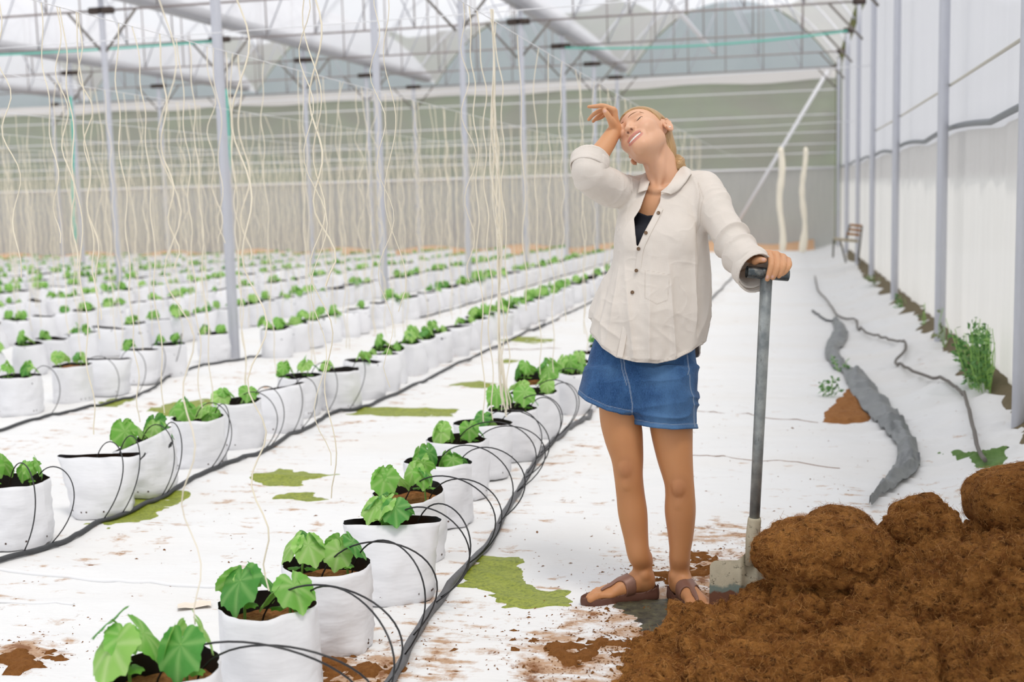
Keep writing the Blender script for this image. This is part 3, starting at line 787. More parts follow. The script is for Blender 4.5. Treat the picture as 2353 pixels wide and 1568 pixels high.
# ------------------------------------------------------------------ strings hung for the plants
M_string = plain('cream_string', srgb(236, 226, 204), .8)
M_string_t = plain('cream_twine', srgb(240, 232, 214), .8)
ZW = 2.22
for row in range(0, 9):
    line_thing('string_wire', sag((ROWX[row], 1.5, ZW), (ROWX[row], 34, ZW - .25), .1, 20), .0022 if row < 3 else .003, M_wire, f'thin wire stretched along above the {ROWN[row]}', 'wire', 'wires above the rows')
NS = [0]*20
def wire_z(y):
    u = (y - 1.5)/32.5; return ZW - .25*u - .4*u*(1 - u) - .002
def string_pts(x, y, z0, z1, amp, g, wl=.35, x0=0.0):
    n = max(12, int((z0 - z1)/.035)); z = np.linspace(z0, z1, n); f1 = g.uniform(.8, 1.2)
    ph = g.uniform(0, 6.28, 4); env = np.clip((z0 - z)/.3, 0, 1)*np.clip((z - z1)/.12 + .4, 0, 1)
    wx = amp*(np.sin(z/wl*6.28*f1 + ph[0] + 1.3*np.sin(z*3 + ph[2])) + .5*np.sin(z/wl*2.7 + ph[1])); wy = amp*.7*np.sin(z/wl*5.1*f1 + ph[3])
    tp = np.clip((z - z0 + .35)/.35, 0, 1)**2
    return np.stack([x + wx*env + (x0 - x)*tp, y + wy*env, z], 1)
def string_at(row, x, y, z1, r, amp, g, mat=None, wl=.35, label=None):
    NS[row] += 1
    z0 = wire_z(y)
    P = string_pts(x, y, z0, z1, amp, g, wl, ROWX[row])
    m = MB(); m.tube(P, r, 6 if r > .002 else 4, cap=False); org = (x, y, z0)
    o = m.obj('hanging_string', mat or M_string, origin=org)
    return tag(o, label or f'wavy cream string, {ordinal(NS[row]-1)} from the front of those hanging over the {ROWN[row]}', 'string', f'strings over the {ROWN[row]}')
sg = np.random.default_rng(5)
# strings that stand out in the photo: (px at mid height, py of the lower end, row, radius)
SPEC = [(30,640,1,.0022),(125,560,1,.0022),(160,620,1,.0024),(207,740,1,.0024),(222,580,2,.0024),(330,560,2,.0022),(388,620,1,.0036),(421,560,2,.0028),(468,560,2,.0026),(494,560,1,.0024),(508,560,1,.0022),(563,600,1,.0040),(583,540,2,.0030),(730,1170,0,.0020),(737,660,0,.0026),(828,640,1,.0026),(868,690,1,.0024),(902,720,0,.0017),(958,640,1,.0026),(950,560,2,.0024),(1027,570,1,.0028),(1078,650,0,.0020),(1084,560,1,.0032),(565,1400,0,.0022),(720,1090,0,.0018),(395,1480,0,.0020),(880,900,0,.0016)]
used = []
for (px, py, row, r) in SPEC:
    X = ROWX[row]; d = ray(px, 420); Y = X*d[1]/d[0]
    e = onx(px, py, X); z1 = max(float(e[2]), float(ground(X, Y)) + .2)
    used.append((row, X, Y, z1, r))
allst = []
for (row, x, y) in BAGPOS:
    if row > 13: continue
    if y < 4.6: continue
    for s in (-.06, .06):
        if sg.uniform() < (.95 if row else .6): allst.append((row, ROWX[row] + sg.normal(0, .025), y + s + sg.normal(0, .03), float(ground(x, y)) + .31 + (sg.uniform(0, .5) if sg.uniform() < .3 else sg.uniform(0, .08)), .0026, .009))
def cdep(x, y): return float((np.array([x, y, 1.4]) - CO) @ CF)
items = [(0.0, u[0], u[1], u[2], u[3], u[4], .022) for u in used] + [(cdep(a[1], a[2]),) + a for a in allst]
vis = []
for it in items:
    d = np.array([it[2], it[3], 1.4]) - CO; px = IW/2 + FPX*(d @ CR)/(d @ CF)
    if -30 < px < 1800 and not (it[1] == 0 and 1700 < px): vis.append(it)
vis.sort(key=lambda q: q[0])
head, tail = vis[:285], vis[285:]
for it in sorted(head, key=lambda q: (q[1], q[3])):
    string_at(it[1], it[2], it[3], it[4], it[5], it[6], sg)
m = MB()
for it in tail:
    z0 = wire_z(it[3]); m.tube(string_pts(it[2], it[3], z0, it[4], .016, sg, .35, ROWX[it[1]])[::2], .0042, 3, cap=False)
if tail: o = m.obj('distant_strings', M_string); tag(o, 'haze of far cream strings hanging over the rows at the back', 'strings', None, 'stuff')
print('strings', len(head), len(tail))
# the thick bundle of strings tied together above the near row
d = ray(1140, 420); Yb = ROWX[0]*d[1]/d[0]
root = thing('string_bundle', (ROWX[0], Yb, ZW - .03), 'thick bundle of many cream strings hanging to a bag left of the person', 'string bundle')
g = np.random.default_rng(77)
for k in range(11):
    zs_ = np.linspace(ZW - .03, .27 + .03*(k % 4), 80); ph = g.uniform(0, 6.28, 3); lo = np.clip((.9 - zs_)/.9, 0, 1)
    rad = .011 + .008*np.sin(zs_*5 + 1) + .004*lo
    P = np.stack([rad*np.sin(zs_*g.uniform(5, 9) + ph[0]) + .008*np.sin(zs_*7) + .02*lo*g.normal()*.6, rad*np.sin(zs_*g.uniform(5, 9) + ph[1]), zs_ - (ZW - .03)], 1)
    mm = MB(); mm.tube(P, .0021, 6, cap=False); mm.obj('string', M_string_t, root)
# two pale bundles of rolled strings standing before the end wall
for i, (px, y0, y1, w) in enumerate([(1793, 338, 578, 6.5), (1848, 338, 580, 6.0)]):
    Y = 24.0; a = ony(px, y0, Y); b = ony(px + (-3 if i else 3), y1, Y); L = a[2] - b[2]
    g = np.random.default_rng(i); z = np.linspace(0, 1, 60); r = (w*Y/FPX)*(1 + .18*vnoise(np.c_[z*14, z*0, z*0], 1, i) + (.5*np.exp(-((z - .93)/.08)**2) if i else .1))*np.clip(z*25 + .3, 0, 1)
    P = a + (b - a)*z[:, None]; P[:, 0] += .03*np.sin(z*9 + i)
    m = MB(); m.tube(P, r, 10); o = m.obj('string_roll', M_string_t, origin=a); tag(o, ['left', 'right'][i] + ' one of two pale cream string rolls hanging before the back wall', 'string bundle', 'two pale rolls at the back')
# ------------------------------------------------------------------ smooth solid shapes -> one continuous mesh
def smin(a, b, k):
    if k <= 0: return np.minimum(a, b)
    h = np.clip(.5 + .5*(b - a)/k, 0, 1)
    return b + (a - b)*h - k*h*(1 - h)
def smax(a, b, k): return -smin(-a, -b, k)
class Solid:
    def __init__(s): s.p = []
    def _add(s, fn, c, r, k, op): s.p.append((fn, np.asarray(c, float), float(r), k, op)); return s
    def cone(s, a, b, ra, rb, k=.01, op='u'):
        a = np.asarray(a, float); b = np.asarray(b, float); ba = b - a; L2 = ba @ ba; rr = ra - rb
        if L2 < rr*rr + 1e-12: return s.ball(a if ra > rb else b, (max(ra, rb),)*3, k, op)
        a2 = L2 - rr*rr; il2 = 1/L2
        def fn(P):
            pa = P - a; y = pa @ ba; z = y - L2
            x2 = ((pa*L2 - ba*y[:, None])**2).sum(1); y2 = y*y*L2; z2 = z*z*L2
            kk = math.copysign(1, rr)*rr*rr*x2
            d = (np.sqrt(np.maximum(x2*a2*il2, 0)) + y*rr)*il2 - ra
            d = np.where(np.sign(z)*a2*z2 > kk, np.sqrt(x2 + z2)*il2 - rb, np.where(np.sign(y)*a2*y2 < kk, np.sqrt(x2 + y2)*il2 - ra, d))
            return d
        return s._add(fn, (a + b)/2, math.sqrt(L2)/2 + max(ra, rb), k, op)
    def chain(s, pts, k=.006):
        for (p, r), (q, t) in zip(pts[:-1], pts[1:]): s.cone(p, q, r, t, k)
        return s
    def sweep(s, pts, k=.006, n=4, op='u'):
        """a tapering limb through the points (p, r), without bulges at the joints"""
        C = cr_curve(np.array([[*p, r] for p, r in pts]), n)
        def fn(P):
            d = None
            for a, b in zip(C[:-1], C[1:]):
                ba = b[:3] - a[:3]; pa = P - a[:3]; t = np.clip(pa @ ba/(ba @ ba + 1e-12), 0, 1)
                v = np.sqrt(((pa - t[:, None]*ba)**2).sum(1)) - (a[3] + (b[3] - a[3])*t)
                d = v if d is None else np.minimum(d, v)
            return d
        c = C[:, :3].mean(0); return s._add(fn, c, np.linalg.norm(C[:, :3] - c, axis=1).max() + C[:, 3].max(), k, op)
    def ball(s, c, r, k=.01, op='u', R=None):
        c = np.asarray(c, float); r = np.asarray(r, float)
        def fn(P):
            q = P - c
            if R is not None: q = q @ R
            k0 = np.sqrt(((q/r)**2).sum(1)); k1 = np.sqrt(((q/(r*r))**2).sum(1)) + 1e-9
            return k0*(k0 - 1)/k1
        return s._add(fn, c, r.max(), k, op)
    def loft(s, rings, k=.01, op='u', e=2.0):
        """rings: (b, a0, a1, c_mid, c_half), listed from high b to low"""
        G = np.asarray(rings, float); C = cr_curve(G, 6)[::-1]; b = C[:, 0]
        def fn(P):
            a0 = np.interp(P[:, 1], b, C[:, 1]); a1 = np.interp(P[:, 1], b, C[:, 2]); cm = np.interp(P[:, 1], b, C[:, 3]); ch = np.interp(P[:, 1], b, C[:, 4])
            ah = (a1 - a0)/2; x = np.abs(P[:, 0] - (a0 + a1)/2)/ah; z = np.abs(P[:, 2] - cm)/ch
            g = (x**e + z**e)**(1/e)
            d = (g - 1)*np.minimum(ah, ch)*np.where(g > 1, 1.0, 1.0)
            return np.maximum(d, np.maximum(P[:, 1] - b[-1], b[0] - P[:, 1]))
        c = np.array([(G[:, 1].mean() + G[:, 2].mean())/2, (b[0] + b[-1])/2, G[:, 3].mean()])
        r = math.sqrt(((b[-1] - b[0])/2)**2 + (max(abs(G[:, 2] - c[0]).max(), abs(G[:, 1] - c[0]).max()))**2 + G[:, 4].max()**2) + .02
        return s._add(fn, c, r, k, op)
    def fn(s, f, k=0, op='u'): return s._add(f, (0, 0, 0), 1e3, k, op)
    def sub(s, other, T=None):
        """append another solid's shapes, given in a local frame: T = (R, t), world = R @ p + t"""
        for (fn, c, r, k, op) in other.p:
            if T is None: s.p.append((fn, c, r, k, op)); continue
            R, t = T[:2]; z = T[2] if len(T) > 2 else 1.0
            s.p.append(((lambda P, fn=fn, R=R, t=t, z=z: fn((P - t) @ R/z)*z), R @ c*z + t, r*z, k, op))
        return s
    def __call__(s, P, centre=None, rad=None):
        d = None
        for (fn, c, r, k, op) in s.p:
            if centre is not None and np.linalg.norm(c - centre) > r + rad + .045 + k: continue
            v = fn(P)
            if d is None:
                if op == 'u': d = v
                continue
            d = smin(d, v, k) if op == 'u' else (smax(d, -v, k) if op == 's' else smax(d, v, k))
        return np.full(len(P), .5) if d is None else d
def surface(solid, lo, hi, h, post=None, B=14, slack=1.5):
    """surface nets on a sparse grid; post(P, d) may change the distance (cuts, shells)"""
    lo = np.asarray(lo, float); hi = np.asarray(hi, float)
    nb = np.ceil((hi - lo)/(h*B)).astype(int); n = nb*B + 1
    D = np.ones(n, np.float32); R = h*B*.87
    off = np.stack(np.meshgrid(*[np.arange(B + 1)]*3, indexing='ij'), -1).reshape(-1, 3)
    bc = np.stack(np.meshgrid(*[np.arange(k) for k in nb], indexing='ij'), -1).reshape(-1, 3)
    cen = lo + (bc + .5)*h*B
    near = []
    for i0 in range(0, len(bc), 4096):
        d = solid(cen[i0:i0 + 4096])
        near += [i0 + j for j in np.nonzero(np.abs(d) < R*slack + .004)[0]]
        if post is None:
            for j in np.nonzero(d <= -(R*slack + .004))[0]:
                b = bc[i0 + j]*B; D[b[0]:b[0] + B + 1, b[1]:b[1] + B + 1, b[2]:b[2] + B + 1] = -1
    for j in near:
        b = bc[j]*B; P = lo + (b + off)*h
        v = solid(P, cen[j], R)
        if post is not None: v = post(P, v)
        D[b[0]:b[0] + B + 1, b[1]:b[1] + B + 1, b[2]:b[2] + B + 1] = v.reshape(B + 1, B + 1, B + 1)
    S = D < 0
    act = np.zeros(np.array(n) - 1, np.uint8)
    for dx in (0, 1):
        for dy in (0, 1):
            for dz in (0, 1): act += S[dx:n[0] - 1 + dx, dy:n[1] - 1 + dy, dz:n[2] - 1 + dz]
    I = np.argwhere((act > 0) & (act < 8)); idx = np.full(act.shape, -1, np.int32); idx[tuple(I.T)] = np.arange(len(I))
    acc = np.zeros((len(I), 3)); cnt = np.zeros(len(I))
    cs = [(x, y, z) for x in (0, 1) for y in (0, 1) for z in (0, 1)]
    for ax in range(3):
        for c in cs:
            if c[ax]: continue
            c2 = list(c); c2[ax] = 1
            v0 = D[tuple((I + c).T)]; v1 = D[tuple((I + c2).T)]
            m = (v0 < 0) != (v1 < 0); t = np.where(m, v0/np.where(v0 == v1, 1, v0 - v1), 0)
            p = np.tile(np.array(c, float), (len(I), 1)); p[:, ax] = t
            acc += p*m[:, None]; cnt += m
    V = lo + (I + acc/cnt[:, None])*h
    Q = []
    for ax in range(3):
        a1, a2 = (ax + 1) % 3, (ax + 2) % 3
        sl0 = [slice(None)]*3; sl1 = [slice(None)]*3; sl0[ax] = slice(0, -1); sl1[ax] = slice(1, None)
        E = np.argwhere(S[tuple(sl0)] != S[tuple(sl1)])
        ok = (E[:, a1] > 0) & (E[:, a2] > 0) & (E[:, a1] < n[a1] - 1) & (E[:, a2] < n[a2] - 1); E = E[ok]
        flip = S[tuple(E.T)]
        def g(d1, d2):
            e = E.copy(); e[:, a1] -= d1; e[:, a2] -= d2; return idx[tuple(e.T)]
        q = np.stack([g(1, 1), g(0, 1), g(0, 0), g(1, 0)], 1)
        q[~flip] = q[~flip][:, ::-1]; Q.append(q)
    Q = np.concatenate(Q); Q = Q[(Q >= 0).all(1)]
    return V, Q
def grad(solid, P, e=.002):
    out = np.zeros_like(P)
    for i in range(0, len(P), 60000):
        p = P[i:i + 60000]
        for ax in range(3):
            q = p.copy(); q[:, ax] += e; r = p.copy(); r[:, ax] -= e
            out[i:i + 60000, ax] = solid(q) - solid(r)
    return out/(np.linalg.norm(out, axis=1)[:, None] + 1e-9)
def relax(V, Q, it=2, lam=.5):
    for _ in range(it):
        acc = np.zeros_like(V); c = np.zeros(len(V))
        for i in range(4):
            np.add.at(acc, Q[:, i], V[Q[:, (i + 1) % 4]]); np.add.at(c, Q[:, i], 1)
            np.add.at(acc, Q[:, i], V[Q[:, (i + 3) % 4]]); np.add.at(c, Q[:, i], 1)
        V = V + lam*(acc/np.maximum(c, 1)[:, None] - V)
    return V
# ------------------------------------------------------------------ the woman: local axes a right, b up, c towards the viewer
gp = ong(1484, 1386); D0 = float((gp - CO) @ CF); PX = D0/FPX
PO = CO + CF*D0
PR = np.stack([CR, CU, -CF], 1)                        # world = PO + PR @ (a,b,c)
def q(px, py, c=0.0): return np.array([(px - IW/2)*(D0 - c)/FPX, -(py - IH/2)*(D0 - c)/FPX, c])
def w2l(P): return (np.asarray(P) - PO) @ PR
def l2w(P): return np.asarray(P) @ PR.T + PO
def px_of(P): return IW/2 + FPX*P[:, 0]/(D0 - P[:, 2]), IH/2 - FPX*P[:, 1]/(D0 - P[:, 2])
ORG = ong(1484, 1386)
def pobj(name, V, Q, mat, parent=None, attrs=None, label=None, smooth=True, mat_idx=None):
    W = l2w(V)
    if len(Q) and Q.shape[1] == 4:
        a, b, c = W[Q[:, 0]], W[Q[:, 1]], W[Q[:, 2]]
        if (np.cross(b - a, c - a)*(a - W.mean(0))).sum() < 0: Q = Q[:, ::-1]
    o = bpy.data.objects.new(name, mesh_np(name, W - ORG, Q, mat, smooth, attrs, mat_idx))
    if parent is None: o.location = ORG
    link(o, parent)
    if label: o['label'] = label
    return o
S_ = PX                                                # metres for one pixel at her distance
# head frame: L her left, F forward, U up
_M = np.array([[.64, -.73, -.24], [.58, .41, .70], [.413, .587, -.685]])
_u, _s, _vt = np.linalg.svd(_M); HM = _u @ _vt
HC = q(1486, 318, .0)
HS = 1.05
def hl(l, f, u): return HM @ np.array([l, f, u])*HS + HC
def head_solid():
    h = Solid()
    h.ball((0, -.006, .030), (.0735, .092, .082), .0)
    h.ball((0, .034, -.030), (.060, .056, .076), .022)
    for s in (1, -1):
        h.cone((s*.043, .012, -.060), (s*.012, .070, -.104), .014, .014, .034)
        h.ball((s*.041, .052, -.026), (.024, .024, .020), .020)
        h.ball((s*.035, .066, -.046), (.019, .020, .018), .018)
        h.ball((s*.024, .078, .020), (.024, .011, .008), .014)
    h.ball((0, .076, -.103), (.019, .014, .013), .018)
    h.ball((0, .074, -.068), (.032, .020, .024), .018)
    for s in (1, -1):
        h.ball((s*.031, .097, -.001), (.017, .013, .0085), .012, 's')
        h.ball((s*.031, .0735, -.002), (.0165, .0130, .0105), .004)
    h.cone((0, .083, .010), (0, .1035, -.032), .0065, .0088, .012)
    h.ball((0, .1055, -.0345), (.0098, .0085, .0080), .006)
    for s in (1, -1):
        h.ball((s*.0118, .0940, -.0390), (.0072, .010, .0068), .006)
        h.ball((s*.0072, .1010, -.0458), (.0040, .0066, .0052), .0015, 's')
    # lips, a broad smile: corners up and back
    for s in (1, -1):
        h.sweep([((s*.0325, .076, -.0655), .0018), ((s*.0235, .0855, -.0630), .0030), ((s*.010, .0930, -.0618), .0040), ((0, .0938, -.0630), .0035)], .004)
        h.sweep([((s*.0325, .076, -.0655), .0018), ((s*.0220, .0850, -.0795), .0034), ((s*.009, .0900, -.0862), .0044), ((0, .0905, -.0870), .0046)], .004)
    h.sub(mouth_cut())
    # ears
    for s in (1, -1):
        Re = np.array([[math.cos(.35), -s*math.sin(.35), 0], [s*math.sin(.35), math.cos(.35), 0], [0, 0, 1]])
        h.ball((s*.0765, -.014, -.008), (.0065, .0185, .031), .006, 'u', Re)
        h.ball((s*.0790, -.006, -.033), (.0055, .010, .012), .005)
        h.ball((s*.0835, -.012, -.004), (.0060, .0105, .0175), .003, 's', Re)
        h.chain([((s*.0815, -.005, .012), .0020), ((s*.0830, -.014, .021), .0024), ((s*.0845, -.027, .012), .0024), ((s*.0840, -.029, -.006), .0022), ((s*.081, -.021, -.024), .0020)], .003)
        h.chain([((s*.0800, -.001, -.002), .0022), ((s*.0805, -.001, -.012), .0026)], .003)
        h.chain([((s*.0805, -.012, .010), .0014), ((s*.0815, -.0195, .001), .0017), ((s*.081, -.018, -.012), .0017)], .003)
    return h
def mouth_cut():
    h = Solid()
    for s in (1, -1):
        h.sweep([((s*.0295, .080, -.0662), .0006), ((s*.020, .090, -.0704), .0036), ((s*.008, .097, -.0730), .0056), ((0, .098, -.0736), .0060)], .0)
        h.sweep([((s*.024, .076, -.0670), .0012), ((s*.016, .083, -.0705), .0044), ((s*.006, .086, -.0735), .0068), ((0, .086, -.0740), .0070)], .0)
    for i, p in enumerate(h.p): h.p[i] = p[:3] + (.0016, 's')
    return h
HEAD = head_solid()
def hand_right():
    g = Solid()
    W = q(1414, 301, .028)
    mcp = [q(1409.5, 252.5, .060), q(1412, 255, .041), q(1413, 259, .021), q(1412.5, 265, .003)]
    for p, r in zip(mcp, (.0098, .0100, .0095, .0088)): g.cone(W + (p - mcp[1])*.35, p, .0150, r, .010)
    g.sweep([(mcp[0], .0098), (q(1386.5, 243.5, .064), .0084), (q(1368, 244.6, .066), .0070), (q(1352.5, 245.4, .066), .0054)], .004)
    g.sweep([(mcp[1], .0098), (q(1385, 252.5, .043), .0084), (q(1365.5, 262, .044), .0070), (q(1352.5, 275, .044), .0056)], .003)
    g.sweep([(mcp[2], .0094), (q(1389, 257, .021), .0080), (q(1374, 268, .022), .0068), (q(1363, 279, .022), .0055)], .003)
    g.sweep([(mcp[3], .0086), (q(1393.5, 263, .002), .0070), (q(1381, 270.5, .0), .0060), (q(1369.5, 275, .0), .0050)], .003)
    g.sweep([(q(1412, 295, .042), .0165), (q(1404, 278, .066), .0118), (q(1395, 262.5, .074), .0098), (q(1388.8, 253.5, .074), .0078)], .006)
    return g
def hand_left():
    g = Solid()
    W = q(1739, 590, .235)
    mcp = [q(1766.5, 583, .258), q(1783.5, 585, .256), q(1799, 590.5, .252), q(1811, 598, .247)]
    for p, r in zip(mcp, (.0112, .0112, .0104, .0095)): g.cone(W, p, .0165, r, .012)
    g.sweep([(mcp[0], .0112), (q(1773, 604.5, .305), .0104), (q(1767.5, 629, .308), .0090), (q(1763, 642, .302), .0074)], .003)
    g.sweep([(mcp[1], .0112), (q(1786.8, 609.5, .305), .0104), (q(1780.5, 630, .308), .0088), (q(1775.5, 639, .302), .0072)], .0022)
    g.sweep([(mcp[2], .0104), (q(1800.5, 608.5, .303), .0100), (q(1794.5, 627, .306), .0084), (q(1789.5, 635.5, .300), .0068)], .0022)
    g.sweep([(mcp[3], .0094), (q(1813.5, 609.5, .295), .0090), (q(1805, 624, .300), .0076), (q(1797.5, 631, .297), .0062)], .0022)
    g.sweep([(q(1742, 594, .250), .0150), (q(1734.5, 601, .278), .0122), (q(1743, 597, .297), .0104), (q(1756, 598, .303), .0084)], .006)
    return g
# feet stand on the ground: frames in world axes
def footframe(heel_px, toe_px):
    H = ong(*heel_px); T = ong(*toe_px); d = T - H; d[2] = 0; d /= np.linalg.norm(d); up = np.array([0, 0, 1.0]); s = np.cross(up, d)
    return H, np.stack([d, s, up], 1)
FEET = [(footframe((1503, 1374), (1358, 1391)), 1, .243), (footframe((1550, 1374), (1612, 1413)), -1, .243)]
def med(fr, s):
    """sign of the big-toe side on the y axis"""
    return s
def foot_solid(s):
    z0 = .022; f = Solid()
    f.ball((.032, 0, z0 + .030), (.034, .030, .034), .0)
    f.cone((.045, 0, z0 + .050), (.125, s*.004, z0 + .030), .033, .024, .02)
    f.ball((.115, s*.002, z0 + .022), (.060, .033, .024), .02)
    f.ball((.168, s*.004, z0 + .017), (.036, .043, .0185), .02)
    for y, x0, x1, r0, r1 in ((s*.028, .180, .234, .0125, .0115), (s*.009, .188, .236, .0095, .0080), (-s*.007, .186, .228, .0090, .0075), (-s*.0215, .180, .217, .0085, .0072), (-s*.035, .170, .202, .0085, .0072)):
        f.chain([((x0, y*.95, z0 + .015), r0), ((x0*.4 + x1*.6, y*1.0, z0 + .0155), r0*.95), ((x1, y*1.02, z0 + .0085), r1)], .005)
    f.ball((.043, s*.030, z0 + .068), (.012, .009, .012), .01); f.ball((.036, -s*.029, z0 + .058), (.012, .009, .012), .01)
    f.cone((.036, 0, z0 + .06), (.040, 0, z0 + .125), .027, .0255, .03)
    return f
FS = []
for (fr, s, L) in FEET:
    H, Rw = fr; R = PR.T @ Rw; tt = w2l(H); FS.append((foot_solid(s), R, tt, s))
def legs():
    g = Solid()
    def ch(pts, k, end):
        g.sweep([(q(x, y, c), r*PX) for (x, y, c, r) in pts] + [end], k, 9)
    an = [fs[1] @ np.array([.040, 0, .135]) + fs[2] for fs in FS]
    ch([(1430, 860, .0, 54), (1425, 950, .012, 47.5), (1432, 1000, .017, 44.5), (1441, 1050, .02, 37), (1444, 1092, .02, 33), (1448.5, 1135, .006, 32.5), (1454, 1180, -.002, 33.5), (1461, 1232, -.004, 28.5), (1467.5, 1278, 0, 24.5)], .012, (an[0], .0285))
    ch([(1533, 860, .02, 54), (1541, 955, .03, 50), (1543.5, 992, .035, 47.5), (1550, 1047, .042, 41), (1559.5, 1103, .047, 34), (1562.5, 1135, .045, 33.5), (1563, 1176, .035, 35), (1564, 1229, .028, 29), (1562, 1280, .024, 21.5)], .012, (an[1], .0275))
    for (x, y, c) in ((1437, 1078, .058), (1559, 1122, .086)):
        g.ball(q(x, y, c + .002), (.020, .026, .013), .010)
        g.ball(q(x + 1, y + 34, c - .010), (.012, .018, .010), .014)
    g.ball(q(1450, 1165, -.03), (.030, .075, .030), .02); g.ball(q(1566, 1172, .0), (.032, .075, .030), .02)
    for (f, R, t, s) in FS: g.sub(f, (R, t))
    return g
def torso():
    g = Solid()
    g.ball(q(1528, 540, -.02), (.128, .165, .088), .0)
    g.ball(q(1500, 690, -.01), (.108, .17, .080), .05)
    g.ball(q(1482, 830, .0), (.122, .115, .085), .04)
    g.cone(q(1530, 432, -.015), q(1614, 448, .015), .048, .050, .03)
    g.cone(q(1525, 432, -.02), q(1466, 448, -.05), .045, .046, .03)
    for x, c in ((1470, .060), (1552, .070)): g.ball(q(x, 558, c), (.052, .052, .040), .03)
    g.ball(q(1520, 482, .012), (.080, .072, .058), .04)
    # neck
    g.cone(q(1513, 352, -.012), q(1530, 432, -.020), .050, .054, .02)
    g.cone(hl(.040, -.02, -.035), q(1513, 437, .052), .010, .0075, .016)
    g.cone(hl(-.045, -.02, -.045), q(1503, 436, .046), .009, .0075, .016)
    g.cone(q(1513, 440, .056), q(1575, 425, .045), .008, .008, .014)
    g.cone(q(1503, 440, .050), q(1455, 424, .0), .008, .008, .014)
    g.cone(hl(.0, .035, -.085), q(1514, 400, .026), .022, .020, .03)
    return g
BODY = torso()
BODY.sub(HEAD, (HM, HC, HS))
# arms
BODY.sweep([(q(1462, 445, -.05), .045), (q(1400, 432, .06), .040), (q(1346, 402, .152), .037), (q(1372, 362, .100), .0335), (q(1394, 330, .062), .0290), (q(1407, 309, .038), .0255), (q(1414, 300, .028), .0230)], .012)
BODY.sub(hand_right())
BODY.sweep([(q(1622, 445, .03), .046), (q(1662, 530, .13), .038), (q(1700, 568, .19), .033), (q(1726, 586, .22), .0265), (q(1739, 590, .235), .0215)], .012)
BODY.sub(hand_left())
BODY.sub(legs())
lo = np.array([q(1335, 0, 0)[0], min(w2l(ong(1484, 1400))[1] - .06, -.9), -.22]); hi = np.array([q(1830, 0, .35)[0] + .03, q(0, 225, 0)[1], .37])
import time as _t
_t0 = _t.time()
BV, BQ = surface(BODY, lo, hi, .0021)
BV = relax(BV, BQ, 3, .45)
_h = (BV - HC) @ HM/HS; _n = np.nonzero(np.linalg.norm(_h, axis=1) < .14)[0]
def curve_d(P, pts):
    C = cr_curve(np.array(pts), 6); d = np.full(len(P), 1.0)
    for a, b in zip(C[:-1], C[1:]):
        e = b - a; tq = np.clip((P - a) @ e/(e @ e), 0, 1); d = np.minimum(d, np.linalg.norm(P - a - tq[:, None]*e, axis=1))
    return d
dsp = np.zeros(len(_n))
for s in (1, -1):
    dsp -= .0016*np.exp(-(curve_d(_h[_n], [(s*.0165, .092, -.043), (s*.029, .085, -.052), (s*.038, .076, -.066), (s*.040, .069, -.078)])/.0032)**2)
    dsp += .0022*np.exp(-(np.linalg.norm((_h[_n] - np.array([s*.039, .074, -.040]))/np.array([1.2, 1, .9]), axis=1)/.014)**2)
    dsp -= .0009*np.exp(-(curve_d(_h[_n], [(s*.020, .088, -.013), (s*.032, .086, -.017), (s*.044, .078, -.013)])/.0028)**2)
BV[_n] += grad(BODY, BV[_n])*dsp[:, None]
print('body', len(BV), _t.time() - _t0)
# skin tones: lips, nails, tan legs with shade painted in, nostrils darkened for shade
hp = (BV - HC) @ HM/HS
px_, py_ = px_of(BV)
tone = np.zeros((len(BV), 3)); 
c_face, c_arm, c_leg = np.array([.72, .42, .27]), np.array([.64, .33, .165]), np.array([.54, .245, .10])
c_lip, c_mouth, c_nail = np.array([.58, .235, .185]), np.array([.16, .03, .03]), np.array([.74, .46, .38])
wl = np.clip((py_ - 700)/200, 0, 1)[:, None]; tone[:] = c_arm*(1 - wl) + c_leg*wl
wf = np.clip((.25 - np.linalg.norm(BV - HC, axis=1))/.12, 0, 1)*np.where((px_ < 1426) & (hp[:, 1] > .06), 0, 1)
hand_zone = (px_ < 1428) & (py_ < 345) & (np.abs(hp).max(1) > .0)
HR = hand_right(); dh = np.full(len(BV), 1.0); zz = np.nonzero((px_ < 1440) & (py_ < 360))[0]
dh[zz] = HR(BV[zz]); wf = wf*(dh > .004)
tone = tone*(1 - wf[:, None]) + c_face*wf[:, None]
for (x_, y_, c_, r_) in ((1439, 1080, .07, .034), (1561, 1125, .10, .036)):
    d = np.linalg.norm((BV - q(x_, y_, c_))*[1, .8, .6], axis=1); w = np.clip(1.3 - d/r_, 0, 1)[:, None]*.55; tone = tone*(1 - w) + np.array([.36, .145, .06])*w
near = np.nonzero(np.linalg.norm(hp, axis=1) < .15)[0]
hq = hp[near]
def lipdist(P):
    d = np.full(len(P), 1.0)
    t_ = Solid()
    for s in (1, -1):
        t_.sweep([((s*.0325, .0765, -.0655), .0016), ((s*.0235, .0865, -.0630), .0040), ((s*.010, .0945, -.0616), .0052), ((0, .0955, -.0632), .0044)], .003)
        t_.sweep([((s*.0325, .0765, -.0655), .0016), ((s*.0220, .0860, -.0785), .0046), ((s*.009, .0920, -.0850), .0058), ((0, .0925, -.0858), .0060)], .003)
    return t_(P)
ld = lipdist(hq); w = np.clip(1 - (ld - .0002)/.0016, 0, 1)*(wf[near] > .5)
tone[near] = tone[near]*(1 - w[:, None]) + c_lip*w[:, None]
mc = Solid().sub(mouth_cut()); 
for i, p in enumerate(mc.p): mc.p[i] = p[:3] + (0, 'u')
md = mc(hq); inm = (md < .0012) & (hq[:, 1] < .0865)
tone[near[inm]] = c_mouth
nd = np.minimum(*[np.linalg.norm((hq - np.array([s*.0072, .1000, -.0440]))/np.array([1, 1.4, 1]), axis=1) for s in (1, -1)])
